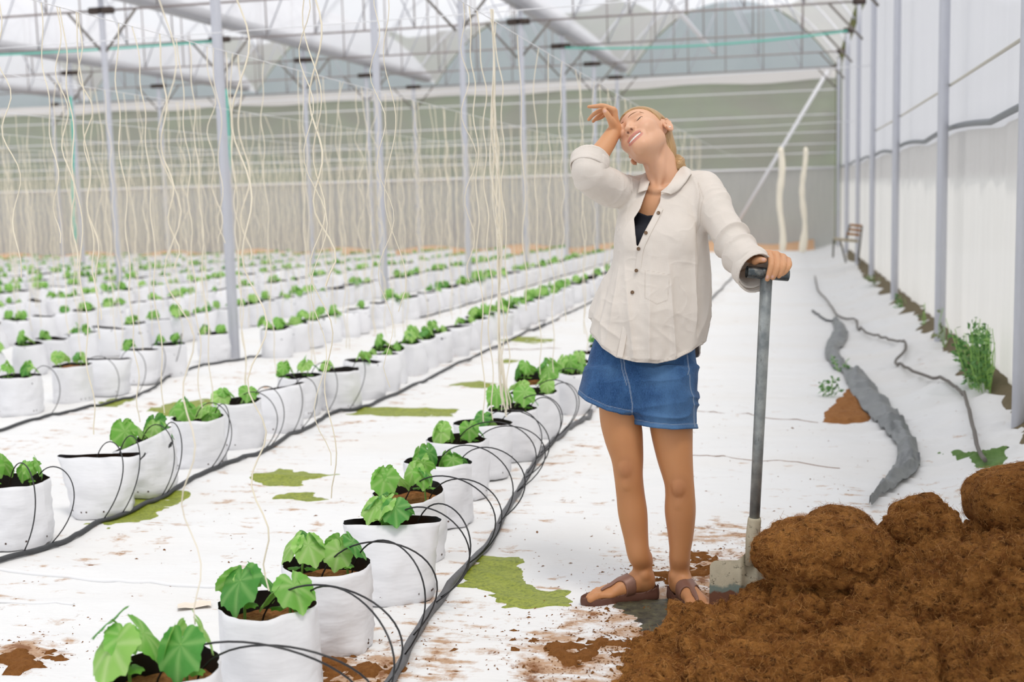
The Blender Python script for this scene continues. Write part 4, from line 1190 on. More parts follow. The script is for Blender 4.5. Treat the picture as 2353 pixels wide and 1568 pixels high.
w = np.clip(1 - (nd - .0030)/.0018, 0, 1)*.85; tone[near] = tone[near]*(1 - w[:, None]) + np.array([.12, .03, .02])*w[:, None]  # shade inside the nostrils painted into the tone
ck = np.minimum(*[np.linalg.norm((hq - np.array([s*.040, .072, -.036]))/np.array([.026, .03, .02]), axis=1) for s in (1, -1)])
w = np.clip(1.2 - ck, 0, 1)*.25; tone[near] = tone[near]*(1 - w[:, None]) + np.array([.66, .30, .21])*w[:, None]
for (x, y, c, r) in ((1755, 596, .312, .0055), (1763, 637, .312, .0050), (1775, 636, .310, .0045), (1797.5, 628, .305, .0042), (1389.5, 255, .0815, .0050)):
    d = np.linalg.norm(BV - q(x, y, c), axis=1); w = np.clip(1.6 - d/r, 0, 1)*.9; tone = tone*(1 - w[:, None]) + c_nail*w[:, None]
t = NT('skin'); at = t.attr('tone', 'Color'); nz = t.noise(140, 3, .6, t.coord()); nz2 = t.noise(9, 3, .5, t.coord())
c = t.mix(t.ramp(nz2, [(.35, 0.0), (.7, .16)]), at, (.42, .17, .09)); 
M_skin = t.done(t.pbsdf(c, .48, 0, t.bump(nz, .06, .002), .4, .12, (.006,)))
person = pobj('person', BV, BQ, M_skin, None, {'tone': tone})
tag(person, 'smiling person in cream shirt and denim shorts leaning on a shovel, wrist at the forehead', 'person')
# ---- hair
t = NT('blond_hair'); sa = t.attr('strand'); nz = t.n('TexNoise', noise_dimensions='1D'); nz.inputs['Scale'].default_value = 34; nz.inputs['Detail'].default_value = 5; nz.inputs['Roughness'].default_value = .75; t.l(sa, nz.inputs['W'])
nz3 = t.n('TexNoise', noise_dimensions='1D'); nz3.inputs['Scale'].default_value = 90; nz3.inputs['Detail'].default_value = 2; t.l(sa, nz3.inputs['W'])
c = t.ramp(nz.outputs[0], [(.25, srgb(128, 94, 58)), (.45, srgb(172, 134, 88)), (.6, srgb(198, 162, 112)), (.8, srgb(216, 186, 138))])
M_hair = t.done(t.pbsdf(c, .42, 0, t.bump(nz3.outputs[0], .5, .003), .5))
def hairline(P):
    w = np.clip(np.abs(P[:, 0])/.06, 0, 1); w = w*w*(3 - 2*w)
    return P[:, 1]*-.75 + P[:, 2]*.66 + .0095 + .0050 - .0105*w
hh = Solid(); hh.ball((0, -.007, .031), (.0785, .0975, .0875), 0); hh.cone((0, -.06, -.02), (0, -.088, -.052), .050, .022, .02)
def hpost(P, d):
    cut = -hairline(P)
    ear = np.minimum(np.linalg.norm((P - np.array([.078, -.010, -.008]))/np.array([.03, .021, .034]), axis=1), np.linalg.norm((P - np.array([-.078, -.010, -.008]))/np.array([.03, .021, .034]), axis=1)) - 1
    d = smax(d, cut, .003); return smax(d, -ear*.02, .004)
HV, HQ = surface(hh, (-.10, -.14, -.12), (.10, .11, .13), .0022, hpost)
axis_o = np.array([0, -.095, -.055]); dv = HV - axis_o; ang = np.arctan2(dv[:, 0], dv[:, 2]*.8 + dv[:, 1]*.6) + .02*vnoise(HV, 30, 2)
HV = HV + grad(hh, HV)*(.0008*vnoise(np.c_[hairline(HV)*160 + HV[:, 0]*40, ang*0, ang*0], 1, 3))[:, None]
BC_ = np.array([.006, -.112, -.062])
bun = Solid(); bun.ball(BC_, (.029, .024, .031), 0)
for k in range(3):
    a0 = k*2.1
    pts = [(BC_ + np.array([.020*math.cos(a0 + u*3.4), .010*math.sin(u*5), .021*math.sin(a0 + u*3.4)]), .0125 - .003*u) for u in np.linspace(0, 1, 7)]
    bun.chain(pts, .004)
bun.cone((0, -.088, -.048), BC_, .020, .018, .01)
UV_, UQ = surface(bun, BC_ - .06, BC_ + .06, .0022)
ub = UV_ - BC_; ua = np.arctan2(ub[:, 2], ub[:, 0]) * .5 + np.linalg.norm(ub, axis=1)*38 + ub[:, 1]*20
hv = np.concatenate([HV, UV_]); hq_ = np.concatenate([HQ, UQ + len(HV)]); sa_ = np.concatenate([hairline(HV)*9 + HV[:, 0]*2.5 + .03*vnoise(HV, 25, 6), ua*.6])
hair = pobj('hair', hv @ HM.T*HS + HC, hq_[:, ::-1], M_hair, person, {'strand': sa_}, 'blond hair pulled back into a low bun')
# ---- face details
def fsurf(l, u, f0=.12):
    f = np.full(len(l), f0); P = np.stack([l, f, u], 1)
    for _ in range(60): P[:, 1] -= np.maximum(HEAD(P), .00005)*.8
    return P
def face_strip(name, lu, w, mat, parent, lift=.0006, label=None, flat=.4):
    lu = np.asarray(lu, float); C = cr_curve(np.c_[lu, np.zeros(len(lu))], 8)[:, :2]
    P = fsurf(C[:, 0], C[:, 1]); P[:, 1] += lift
    ww = np.interp(np.linspace(0, 1, len(P)), np.linspace(0, 1, len(w)), w)
    m = MB(); m.tube(P @ HM.T*HS + HC, ww, 7)
    return pobj(name, np.concatenate(m.v), np.concatenate(m.f4), mat, parent, None, label)
M_brow = plain('brow_hair', srgb(136, 96, 66), .8); M_lash = plain('lash', srgb(62, 40, 30), .6)
for s in (1, -1):
    face_strip('eyebrow', [(s*.010, .0270), (s*.021, .0335), (s*.034, .0355), (s*.044, .0320), (s*.052, .0255)], [.0022, .0038, .0035, .0024, .0008], M_brow, person)
    face_strip('eyelash', [(s*.0175, -.0035), (s*.024, -.0070), (s*.032, -.0083), (s*.040, -.0062), (s*.0475, -.0005)], [.0008, .0015, .0018, .0018, .0010], M_lash, person)
    face_strip('eyelid_crease', [(s*.018, .0035), (s*.025, .0075), (s*.033, .0080), (s*.042, .0050)], [.0002, .0004, .0004, .0002], plain('crease', (.42, .2, .13), .6), person, 0)
tl_ = np.linspace(-.0245, .0245, 57); G = []
for k_, (fo, uo) in enumerate(((-.004, .0), (-.0005, .0), (.0, -.25), (.0, -.6), (-.0004, -.92), (-.0016, -1.0), (-.005, -1.0))):
    grv = .0009*np.clip(1 - np.abs(((tl_/.0076) % 1) - .5 - .0)/.10 if False else 1 - np.minimum((tl_/.0076) % 1, 1 - (tl_/.0076) % 1)/.10, 0, 1)
    hgt = .0135 - .004*(np.abs(tl_)/.0245)**2 - .5*grv*(k_ > 3)
    G.append(np.stack([tl_, .0918 - 9.5*tl_**2 + fo - grv, -.0645 + 5.0*tl_**2 + uo*hgt], 1))
m = MB(); m.grid(np.array(G)); M_teeth = plain('teeth', (.86, .84, .80), .25)
V_ = np.concatenate(m.v) @ HM.T*HS + HC; pobj('teeth', V_, np.concatenate(m.f4), M_teeth, person, None, 'white upper teeth')
m = MB(); m.ball(hl(.0845, -.002, -.036), .0026, 10, 7); pobj('earring', np.concatenate(m.v), np.concatenate(m.f4), plain('pearl', (.9, .9, .88), .15), person, None, 'small white stud')
# ---- tank top under the shirt
tt = torso()
def tpost(P, d):
    x, y = px_of(P); neck = polysdf(np.stack([x, y], 1), [(1380, 520), (1430, 470), (1455, 480), (1470, 489), (1488, 496), (1505, 494), (1530, 470), (1560, 440), (1640, 470), (1640, 760), (1380, 760)])*PX
    o = d - .0035; return np.maximum(np.maximum(o, -(d + .004)), np.maximum(neck, -(P[:, 2] - .0)))
TV, TQ = surface(tt, (q(1390, 0)[0], q(0, 700)[1], -.02), (q(1640, 0)[0], q(0, 440)[1], .16), .0032, tpost)
pobj('tank_top', TV, TQ, plain('navy_cotton', srgb(22, 26, 38), .8), person, None, 'black tank top')
# ---- shorts
def L_(py, xl, xr, cm, ch): return (q(0, py, cm)[1], q(xl, 0, cm)[0], q(xr, 0, cm)[0], cm, ch)
wst = Solid(); wst.loft([L_(735, 1382, 1588, .0, .098), L_(800, 1360, 1597, .0, .108), L_(860, 1346, 1599, .005, .112), L_(905, 1345, 1597, .01, .108), L_(945, 1360, 1590, .01, .10)], 0, 'u', 2.3)
lgl = Solid(); lgl.loft([L_(845, 1345, 1468, .0, .095), L_(890, 1331, 1462, .005, .096), L_(930, 1323, 1458, .01, .097), L_(975, 1312, 1455, .012, .098)], 0, 'u', 2.2)
lgr = Solid(); lgr.loft([L_(845, 1452, 1600, .015, .100), L_(890, 1453, 1599, .03, .102), L_(940, 1454, 1597, .035, .102), L_(1005, 1452, 1594, .038, .103)], 0, 'u', 2.2)
SH = Solid().sub(wst).sub(lgl).sub(lgr)
for i, p in enumerate(SH.p): SH.p[i] = p[:3] + (.016 if i else 0, 'u')
HEML = np.array([(1300, 880), (1322, 902), (1350, 924), (1395, 945), (1456, 957), (1460, 958)]); HEMR = np.array([(1448, 974), (1500, 984), (1545, 988), (1600, 985)])
def hem_d(P):
    x, y = px_of(P)
    yl = np.interp(x, HEML[:, 0], HEML[:, 1]); yr = np.interp(x, HEMR[:, 0], HEMR[:, 1])
    return x, y, (yl - y)*PX, (yr - y)*PX
def shpost(P, d):
    x, y, dl, dr = hem_d(P)
    dL, dR = lgl(P), lgr(P)
    e = np.where(dR < dL, dr, dl); 
    top = (y - 742)*PX
    return np.maximum(np.maximum(d, -(d + .0065)), -np.minimum(e, top))
SV, SQ = surface(SH, (q(1305, 0)[0], q(0, 1000, .15)[1], -.125), (q(1615, 0)[0], q(0, 735)[1], .165), .0028, shpost)
SV = relax(SV, SQ, 1, .4); G_ = grad(SH, SV)
x, y, dl, dr = hem_d(SV); right = lgr(SV) < lgl(SV)
uu = np.stack([(x - 1400)/60, (y - 800)/60, SV[:, 2]*12], 1)
fold = (1 - np.abs(vnoise(uu*[.55, 2.2, .5] + .4*vnoise(uu, 1.2, 8)[:, None], 1.0, 21)))**3*.010*np.clip((y - 800)/60, 0, 1)*np.clip((x - 1440)/60, .25, 1) + vnoise(uu, .9, 22)*.003 + vnoise(uu*[2.5, .4, 1], 1, 23)*.003*np.clip((y - 860)/60, 0, 1)
hem = np.where(right, dr, dl); band = np.clip(1 - np.abs(hem - .017)/.0022, 0, 1)
fold = fold + .0012*(hem < .0165)*(hem > -.1) - .0018*band
SV = SV + G_*fold[:, None]
lines = np.maximum(band, .0)
def seam(pts, w=1.1):
    pts = np.asarray(pts, float); d = np.full(len(x), 1e9)
    for a, b in zip(pts[:-1], pts[1:]):
        e = b - a; tq = np.clip(((x - a[0])*e[0] + (y - a[1])*e[1])/(e @ e), 0, 1); d = np.minimum(d, np.hypot(x - a[0] - tq*e[0], y - a[1] - tq*e[1]))
    return np.clip(1.6 - d/w, 0, 1)*(SV[:, 2] > 0)
lines = np.maximum.reduce([lines, seam([(1432, 815), (1436, 850), (1446, 885), (1453, 930), (1452, 960)]), seam([(1426, 818), (1430, 850), (1440, 885)], .9), seam([(1578, 815), (1582, 850), (1577, 862)]), seam([(1582, 862), (1588, 900), (1591, 980)], .9), np.clip(1 - np.abs(hem - .0245)/.0016, 0, 1)*.0])
fade = np.clip(vnoise(uu, 1.1, 31)*.5 + .35 - np.abs(x - 1530)/260, 0, 1) + np.clip(1 - np.abs(hem - .008)/.008, 0, 1)*.35
t = NT('denim'); li = t.attr('seam'); fd = t.attr('fade'); tw = t.noise(420, 2, .8, t.coord((1, 1, .35))); n2 = t.noise(26, 4, .7, t.coord((1, 1, .5)))
c = t.mix(t.ramp(tw, [(.3, 0.0), (.7, 1.0)]), srgb(24, 52, 92), srgb(52, 90, 136)); c = t.mix(t.ramp(n2, [(.4, 0.0), (.75, .45)]), c, srgb(74, 114, 158)); c = t.mix(fd, c, srgb(98, 136, 176)); 
c = t.mix(t.n('Math', operation='MULTIPLY', i_0=li, i_1=.42).outputs[0], c, srgb(176, 186, 196))
M_denim = t.done(t.pbsdf(c, .85, 0, t.bump(tw, .35, .002), .2, 0, (.01,), .1))
shorts = pobj('shorts', SV, SQ, M_denim, person, {'seam': lines, 'fade': fade}, 'blue denim shorts')
# ---- shirt
SHIRT = Solid()
SHIRT.loft([L_(418, 1496, 1600, -.015, .060), L_(440, 1452, 1640, -.01, .088), L_(485, 1424, 1630, .0, .112), L_(540, 1412, 1627, .012, .126), L_(600, 1404, 1630, .014, .130), L_(660, 1386, 1629, .010, .134), L_(720, 1369, 1622, .008, .138), L_(780, 1361, 1614, .006, .142), L_(850, 1352, 1606, .006, .146)], 0, 'u', 2.25)
SHIRT.cone(q(1540, 418, -.025), q(1616, 438, .012), .045, .060, .03); SHIRT.cone(q(1505, 422, -.025), q(1468, 446, -.045), .040, .052, .03)
for x0, c0 in ((1474, .078), (1556, .088)): SHIRT.ball(q(x0, 556, c0), (.058, .058, .046), .05)
SLL = Solid().sweep([(q(1616, 440, .018), .060), (q(1655, 505, .12), .057), (q(1698, 580, .21), .055), (q(1748, 640, .30), .060)], .02)
SLR = Solid().sweep([(q(1468, 446, -.045), .052), (q(1408, 434, .05), .053), (q(1353, 402, .146), .048), (q(1355, 372, .125), .055), (q(1359, 335, .09), .057)], .02)
for p in SLL.p[:] + SLR.p[:]: SHIRT.p.append(p[:3] + (.022, 'u'))
VN = [(1484, 396), (1489, 412), (1487, 436), (1471, 481), (1457, 503), (1463, 563), (1465, 568), (1478, 538), (1500, 497), (1516, 465), (1519, 442), (1540, 424), (1562, 394)]
HEMF = np.array([(1340, 752), (1362, 770), (1385, 800), (1415, 822), (1460, 833), (1510, 836), (1550, 828), (1585, 811), (1612, 792)]); HEMB = np.array([(1330, 726), (1352, 730), (1365, 738), (1400, 790), (1500, 850), (1600, 822), (1612, 815)])
cl0, cl1 = q(1700, 588, .215), q(1729, 613, .285)
nL = (cl1 - cl0)/np.linalg.norm(cl1 - cl0)
nR = (q(1359, 335, .09) - q(1352, 392, .138)); nR /= np.linalg.norm(nR); pR = q(1356, 366, .118)
def cuts(P):
    x, y = px_of(P)
    vn = polysdf(np.stack([x, y], 1), VN)*PX
    front = P[:, 2] - (-.015)
    cut = np.maximum(vn, -front)                                   # neck opening, front only
    neck = smax(np.linalg.norm((P - q(1527, 405, -.015)) * [1, .2, 1], axis=1) - .062, -(P[:, 1] - q(0, 440)[1]), .0)
    cut = np.minimum(cut, neck)
    hy = np.where(P[:, 2] > .0, np.interp(x, HEMF[:, 0], HEMF[:, 1]), np.interp(x, HEMB[:, 0], HEMB[:, 1]))
    arm = (x > 1640) & (P[:, 2] > .1)
    h_ = np.where(arm, 1.0, (hy - y)*PX); cut = np.minimum(cut, h_)
    dl_ = (P - cl1) @ nL; cut = np.minimum(cut, np.where(SLL(P) < .03, -dl_, 1.0))
    dr_ = (P - pR) @ nR; cut = np.minimum(cut, np.where(np.linalg.norm(P - pR, axis=1) < .125, -dr_, 1.0))
    return cut, x, y, vn, dl_, dr_
def spost(P, d):
    cut = cuts(P)[0]
    return np.maximum(np.maximum(d, -(d + .0068)), -cut)
CV, CQ = surface(SHIRT, (q(1290, 0)[0], q(0, 850)[1], -.185), (q(1765, 0, .3)[0], q(0, 325)[1], .37), .0030, spost)
CV = relax(CV, CQ, 1, .4); G_ = grad(SHIRT, CV)
cut, x, y, vn, dl_, dr_ = cuts(CV)
uu = np.stack([(x - 1400)/50, (y - 400)/50, CV[:, 2]*14], 1)
tors = np.clip(1 - np.minimum(SLL(CV), SLR(CV)*1)/-.03, 0, 1) if False else np.clip(np.minimum(SLL(CV), SLR(CV))/.02, 0, 1)
ridge = lambda Q, s, sd, p: (1 - np.abs(vnoise(Q + .35*vnoise(Q, 1.3, sd + 50)[:, None], s, sd)))**p
low = np.clip((y - 560)/160, 0, 1)
fold = tors*(ridge(uu*[1.1, .16, .9], 1.0, 41, 3)*.011*low + vnoise(uu*[1.0, .35, 1], .8, 42)*.006*(.4 + low))
dg = np.stack([uu[:, 0]*.8 + uu[:, 1]*.6, uu[:, 1]*.8 - uu[:, 0]*.6, uu[:, 2]], 1)
fold += tors*ridge(dg*[.25, 1.1, .5], .8, 43, 3)*.0035*np.clip((y - 600)/100, 0, 1)*np.clip((830 - y)/60, 0, 1)
armL = np.clip(1 - SLL(CV)/.02, 0, 1)*np.clip((x - 1595)/40, 0, 1); armR = np.clip(1 - SLR(CV)/.02, 0, 1)*np.clip((1485 - x)/40, 0, 1)
tl = ((CV - q(1616, 440, .018)) @ nL); tr = (CV - q(1347, 398, .15)) @ ((q(1468, 446, -.045) - q(1347, 398, .15))/np.linalg.norm(q(1468, 446, -.045) - q(1347, 398, .15)))
Ql = np.stack([tl*22 + uu[:, 0]*.15, uu[:, 1]*.25, uu[:, 2]*.4], 1); Qr = np.stack([tr*20, uu[:, 1]*.35 + uu[:, 0]*.2, uu[:, 2]*.4], 1)
fold += armL*(ridge(Ql, .8, 44, 2.0)*.010 - .003)*np.clip(tl/.1, .2, 1) + armR*(ridge(Qr, .8, 45, 2.0)*.010 - .003)
fold += vnoise(uu, 3.5, 46)*.0005 + ridge(uu, 1.6, 47, 6)*.0010
fold *= 1.5*np.clip(np.abs(cut)/.012, .35, 1)
crz = np.interp(y, [480, 520, 600, 700, 800], [1606, 1608, 1612, 1606, 1598]); fold -= .013*np.exp(-((x - crz)/6.5)**2)*np.clip((y - 480)/40, 0, 1)*np.clip((815 - y)/60, 0, 1)*np.clip((CV[:, 2] + .05)/.04, 0, 1)*np.clip(SLL(CV)/.02, 0, 1)
crl = np.interp(y, [540, 640, 760], [1416, 1398, 1376]); fold -= .009*np.exp(-((x - crl)/6)**2)*np.clip((y - 540)/60, 0, 1)*np.clip((790 - y)/60, 0, 1)*np.clip((CV[:, 2] + .05)/.04, 0, 1)
# breast pocket edge and the yoke seam
pk = polysdf(np.stack([x, y], 1), [(1483, 622), (1538, 632), (1533, 690), (1508, 700), (1482, 686)]); fr = CV[:, 2] > 0
fold += fr*np.where(pk < 0, .0009, 0)
CV = CV + G_*fold[:, None]
hemb = np.clip(1 - np.abs(np.abs(cut) - .008)/.0012, 0, 1)*(CV[:, 1] < q(0, 690)[1])
sm = np.maximum(hemb*.7, np.clip(1 - np.abs(pk)/1.1, 0, 1)*fr*.5)
sd_ = np.abs(polysdf(np.stack([x, y], 1), [(1604, 420), (1618, 455), (1610, 500), (1606, 545), (1604, 500), (1610, 455)])); sm = np.maximum(sm, np.clip(1 - sd_/1.4, 0, 1)*fr*.5)
t = NT('linen'); s_ = t.attr('seam'); wv = t.noise(300, 2, .7, t.coord((1, 1, .15))); wv2 = t.noise(300, 2, .7, t.coord((.15, .15, 1))); nb_ = t.noise(16, 3, .6, t.coord())
wsum = t.n('Math', operation='ADD', i_0=wv, i_1=wv2).outputs[0]
c = t.mix(nb_, (.79, .725, .655), (.84, .78, .715)); c = t.mix(s_, c, (.52, .44, .36))
p = t.pbsdf(c, .85, 0, t.bump(wsum, .22, .002), .2, 0, (.01,), .15)
tl_ = t.n('BsdfTranslucent'); tl_.inputs[0].default_value = (.74, .62, .5, 1); ms = t.n('MixShader', i_0=.18); t.l(p, ms.inputs[1]); t.l(tl_.outputs[0], ms.inputs[2]); M_linen = t.done(ms.outputs[0])
shirt = pobj('shirt', CV, CQ, M_linen, person, {'seam': sm}, 'loose cream linen button shirt with rolled sleeves')
print('shirt', len(CV), _t.time() - _t0)
# rolled cuffs: doubled bands round the sleeve ends
def cuff(name, p0, n, back, fwd, solid, off, th, clip=None):
    def cp(P, d):
        tt_ = (P - p0) @ n; o = d - off
        v = np.maximum(np.maximum(o, -(o + th)), np.maximum(tt_ - fwd, -back - tt_))
        return v
    V, Q = surface(solid, p0 - .11, p0 + .11, .003, cp); V = relax(V, Q, 1, .5)
    tt_ = (V - p0) @ n
    w_ = vnoise(V*[1, 1, 1], 28, 3)*.004 + ridge(np.c_[tt_*40, V[:, 0]*12, V[:, 2]*12], 1, 61, 3)*.002
    V = V + grad(solid, V)*w_[:, None]
    return pobj(name, V, Q, M_linen, shirt, {'seam': np.clip(1 - np.abs(tt_ - (fwd - .008))/.0012, 0, 1)*.5})
cuff('cuff', pR, nR, .046, .008, SLR, .0065, .006)
cuff('cuff', cl1, nL, .030, .012, SLL, .0050, .006)
# front surface of the shirt at a pixel
def on_shirt(px, py, lift=.001):
    c = .28; 
    P = q(px, py, c)[None]
    for _ in range(80):
        d = SHIRT(P)[0]
        if d < .0004: break
        c -= max(d, .0004)*.7; P = q(px, py, c)[None]
    return q(px, py, c + lift)
M_but = plain('horn_button', srgb(104, 78, 50), .35, 0, 160, .5)
pl = cr_curve([(1512, 476, 0), (1496, 508, 0), (1476, 548, 0), (1466, 574, 0), (1459, 622, 0), (1450, 672, 0), (1437, 722, 0), (1418, 820, 0)], 6)[:, :2]
Gp = []
for i, (px0, py0) in enumerate(pl):
    tg = pl[min(i + 1, len(pl) - 1)] - pl[max(i - 1, 0)]; nn = np.array([-tg[1], tg[0]])/np.linalg.norm(tg)
    nn = nn if nn[0] > 0 else -nn
    Gp.append([on_shirt(*(np.array([px0, py0]) + nn*o_), l_) for o_, l_ in ((-1.5, .0), (-1.0, .0045), (0, .0055), (12, .0050), (13, .0045), (13.5, .0))])
m = MB(); m.grid(np.array(Gp)); pobj('placket', np.concatenate(m.v), np.concatenate(m.f4), M_linen, shirt, {'seam': np.tile([0, .5, 0, 0, .4, 0], len(Gp))})
for (px0, py0) in ((1513, 489), (1484, 535), (1463, 572), (1458, 622), (1449, 672), (1436, 720)):
    p0 = on_shirt(px0 + (4 if py0 > 560 else 0), py0, .0078 + .0035*(py0 > 600)); nrm = grad(SHIRT, p0[None])[0]; a1 = np.cross(nrm, [0, 1, 0]); a1 /= np.linalg.norm(a1); a2 = np.cross(nrm, a1)
    w = np.linspace(0, 2*math.pi, 17)
    G = [[p0 + nrm*h_ + r_*(math.cos(k)*a1 + math.sin(k)*a2) for k in w] for r_, h_ in ((.0057, -.002), (.0060, .0), (.0052, .0014), (.0042, .0009), (.0001, .0009))]
    m = MB(); m.grid(np.array(G)); pobj('button', np.concatenate(m.v), np.concatenate(m.f4), M_but, shirt, None, 'brown horn button')
# collar leaves and stand
def leaf_sheet(name, inner, outer, th=.0035, bulge=.006):
    A = cr_curve(inner, 6); B = cr_curve(outer, 6); n_ = 7; k = np.linspace(0, 1, n_)
    G = A[:, None]*(1 - k)[None, :, None] + B[:, None]*k[None, :, None]
    G[..., 2] += bulge*np.sin(k*math.pi)[None]
    G = G + (.0012*vnoise(G.reshape(-1, 3), 60, 5)).reshape(G.shape[:2])[..., None]
    nn = np.cross(np.gradient(G, axis=0), np.gradient(G, axis=1)); nn /= np.linalg.norm(nn, axis=2)[..., None] + 1e-9
    F_ = G + nn*th/2; K_ = G - nn*th/2
    m = MB(); full = np.concatenate([F_, K_[:, ::-1], F_[:, :1]], 1); m.grid(full)
    for e in (0, -1):
        m.grid(np.stack([F_[e], K_[e]]))
    return pobj(name, np.concatenate(m.v), np.concatenate(m.f4), M_linen, shirt, {'seam': np.zeros(m.n)})
def shirt_c(x, y, lift): return on_shirt(x, y, lift)
def ray_c(x, y, c): return q(x, y, c)
CI = [ray_c(1580, 388, -.035), ray_c(1570, 382, -.006), ray_c(1556, 397, .030), shirt_c(1538, 424, .030), shirt_c(1519, 441, .012)]
CO2 = [ray_c(1596, 402, -.03), shirt_c(1586, 403, .012), shirt_c(1573, 422, .014), shirt_c(1558, 438, .014), shirt_c(1542, 447, .016)]
leaf_sheet('collar', CI, CO2, bulge=.008)
DI = [ray_c(1476, 402, -.06), ray_c(1485, 398, -.032), ray_c(1493, 409, .000), shirt_c(1491, 424, .022), shirt_c(1487, 437, .010)]
DO = [ray_c(1468, 412, -.055), ray_c(1471, 411, -.016), shirt_c(1470, 422, .012), shirt_c(1467, 434, .012), shirt_c(1465, 443, .014)]
leaf_sheet('collar', DI, DO, bulge=.008)
leaf_sheet('collar', [q(1571, 383, -.008), q(1562, 384, -.060), q(1528, 388, -.082), q(1498, 394, -.066), q(1485, 399, -.034)], [q(1587, 403, .0), q(1576, 404, -.084), q(1528, 409, -.104), q(1488, 413, -.084), q(1472, 412, -.018)], bulge=0)
# ---- sandals
M_sole = plain('brown_sole', srgb(98, 62, 48), .6, 0, 40, .12, .2); M_strap = plain('brown_strap', srgb(128, 90, 74), .42, .15, 30, .08)
M_pin = plain('dark_pin', srgb(40, 36, 38), .3, .6)
for (f, R, tt_, s) in FS:
    root_p = R @ np.array([.12, 0, 0]) + tt_
    X_ = np.array([-.016, -.010, .0, .04, .085, .13, .165, .2, .23, .25, .258]); WI = np.array([.004, .020, .029, .034, .032, .036, .043, .044, .036, .020, .004]); WO = np.array([.004, .020, .029, .035, .037, .042, .047, .043, .032, .016, .004])
    def edge_d(P):
        y = P[:, 1]*s
        w = np.where(y > 0, np.interp(P[:, 0], X_, WI), np.interp(P[:, 0], X_, WO))
        dx = np.maximum(P[:, 0] - .257, -.0155 - P[:, 0])
        return np.maximum(np.abs(y) - w, dx)
    sole = Solid()
    def sf(P):
        e = edge_d(P); rim = .023 + .012*np.clip(1 + e/.008, 0, 1) + .014*np.clip((.06 - P[:, 0])/.05, 0, 1)*np.clip(1 + e/.008, 0, 1) + .006*np.clip((P[:, 1]*s - .01)/.02, 0, 1)*np.exp(-((P[:, 0] - .1)/.04)**2)
        z = np.maximum(P[:, 2] - rim, .0015 - P[:, 2] - .0*P[:, 0])
        return smax(e - .002*np.sin(np.clip(P[:, 2]/.03, 0, 1)*3), z, .004)
    sole.fn(sf)
    V1, Q1 = surface(sole, (-.03, -.07, -.01), (.275, .07, .075), .0026)
    V1 = relax(V1, Q1, 1, .5)
    sd = pobj('sandal', V1 @ R.T + tt_, Q1[:, ::-1], M_sole, person, None, 'brown thong sandal')
    def stp(P, d):
        y = P[:, 1]*s
        band = np.abs(P[:, 0] - (.092 + .022*np.clip(1 - np.abs(y)/.04, 0, 1))) - (.019 - .004*np.clip(1 - np.abs(y)/.04, 0, 1))
        tng = np.maximum(np.abs(y - .0185*np.clip((P[:, 0] - .09)/.1, 0, 1)) - .0085 + .003*np.clip((P[:, 0] - .16)/.03, 0, 1), np.maximum(P[:, 0] - .194, .1 - P[:, 0]))
        reg = smin(band, tng, .018)
        return np.maximum(np.maximum(d - .0052, -(d - .0002)), np.maximum(reg, .016 - P[:, 2]))
    V2, Q2 = surface(f, (.04, -.065, .0), (.21, .065, .16), .0022, stp); V2 = relax(V2, Q2, 1, .5)
    pobj('strap', V2 @ R.T + tt_, Q2[:, ::-1], M_strap, sd)
    pz = np.array([.176, s*.0155, .08]); 
    for _ in range(60): pz[2] -= max(f(pz[None])[0] - .0055, .0002)*.7
    m = MB(); m.ball(pz, (.0055, .0055, .0022), 12, 7); pobj('pin', np.concatenate(m.v) @ R.T + tt_, np.concatenate(m.f4), M_pin, sd, None, 'dark metal pin')
    py_s = np.array([.095, -s*.036, .06]); m = MB(); m.box(py_s + [0, -s*.003, -.014], (.020, .004, .014)); pobj('buckle', np.concatenate(m.v) @ R.T + tt_, np.concatenate(m.f4), M_pin, sd, None, 'dark buckle', smooth=False)
print('person done', _t.time() - _t0)
# ------------------------------------------------------------------ the shovel she leans on
def tubeL(P, r, n=14, cap=True): m = MB(); m.tube([l2w(p) for p in P], r, n, cap); return m
t = NT('galvanised_shaft'); nz = t.noise(60, 5, .7, t.coord((1, 1, .3))); nz2 = t.noise(18, 4, .6, t.coord())
c = t.mix(t.ramp(nz2, [(.3, 0.0), (.7, 1.0)]), srgb(112, 118, 120), srgb(168, 172, 170)); c = t.mix(t.ramp(nz, [(.62, 0.0), (.72, .8)]), c, srgb(70, 66, 58)); 
M_shaft = t.done(t.pbsdf(c, .42, .35, t.bump(nz, .2, .002), .5))
t = NT('dark_grip'); nz = t.noise(50, 5, .7, t.coord()); M_grip = t.done(t.pbsdf(t.mix(t.ramp(nz, [(.45, 0.0), (.7, 1.0)]), srgb(74, 82, 86), srgb(138, 138, 132)), .35, .5, t.bump(nz, .2, .002)))
g0, g1 = q(1716, 625, .280), q(1811, 633, .268)
sh_top, sh_bot = q(1761.5, 632, .272), q(1733.5, 1196, .135)
SO = l2w(q(1720, 1425, .15))
shovel = thing('shovel', SO, 'grey steel shovel with a T grip, its mud-crusted blade standing in the coir', 'shovel')
m = tubeL([g0, g1], .0186, 20, False); gd = (g1 - g0)/np.linalg.norm(g1 - g0)
m2 = tubeL([g0 + gd*.0, g0 + gd*.02], .0160, 20, True); m.add(np.concatenate(m2.v), np.concatenate(m2.f4))
for e, sgn in ((g0, 1), (g1, -1)):
    cc = l2w(e + gd*sgn*.006); w = np.linspace(0, 2*math.pi, 21)[:-1]; ax = PR @ gd; u_ = np.cross(ax, [0, 0, 1]); u_ /= np.linalg.norm(u_); v_ = np.cross(ax, u_)
    R2 = np.concatenate([[cc], cc + .018*(np.cos(w)[:, None]*u_ + np.sin(w)[:, None]*v_)]); m.add(R2, None, [[0, 1 + i, 1 + (i + 1) % 20] for i in range(20)])
m.obj('grip', M_grip, shovel, origin=SO, label='dark steel cross grip')
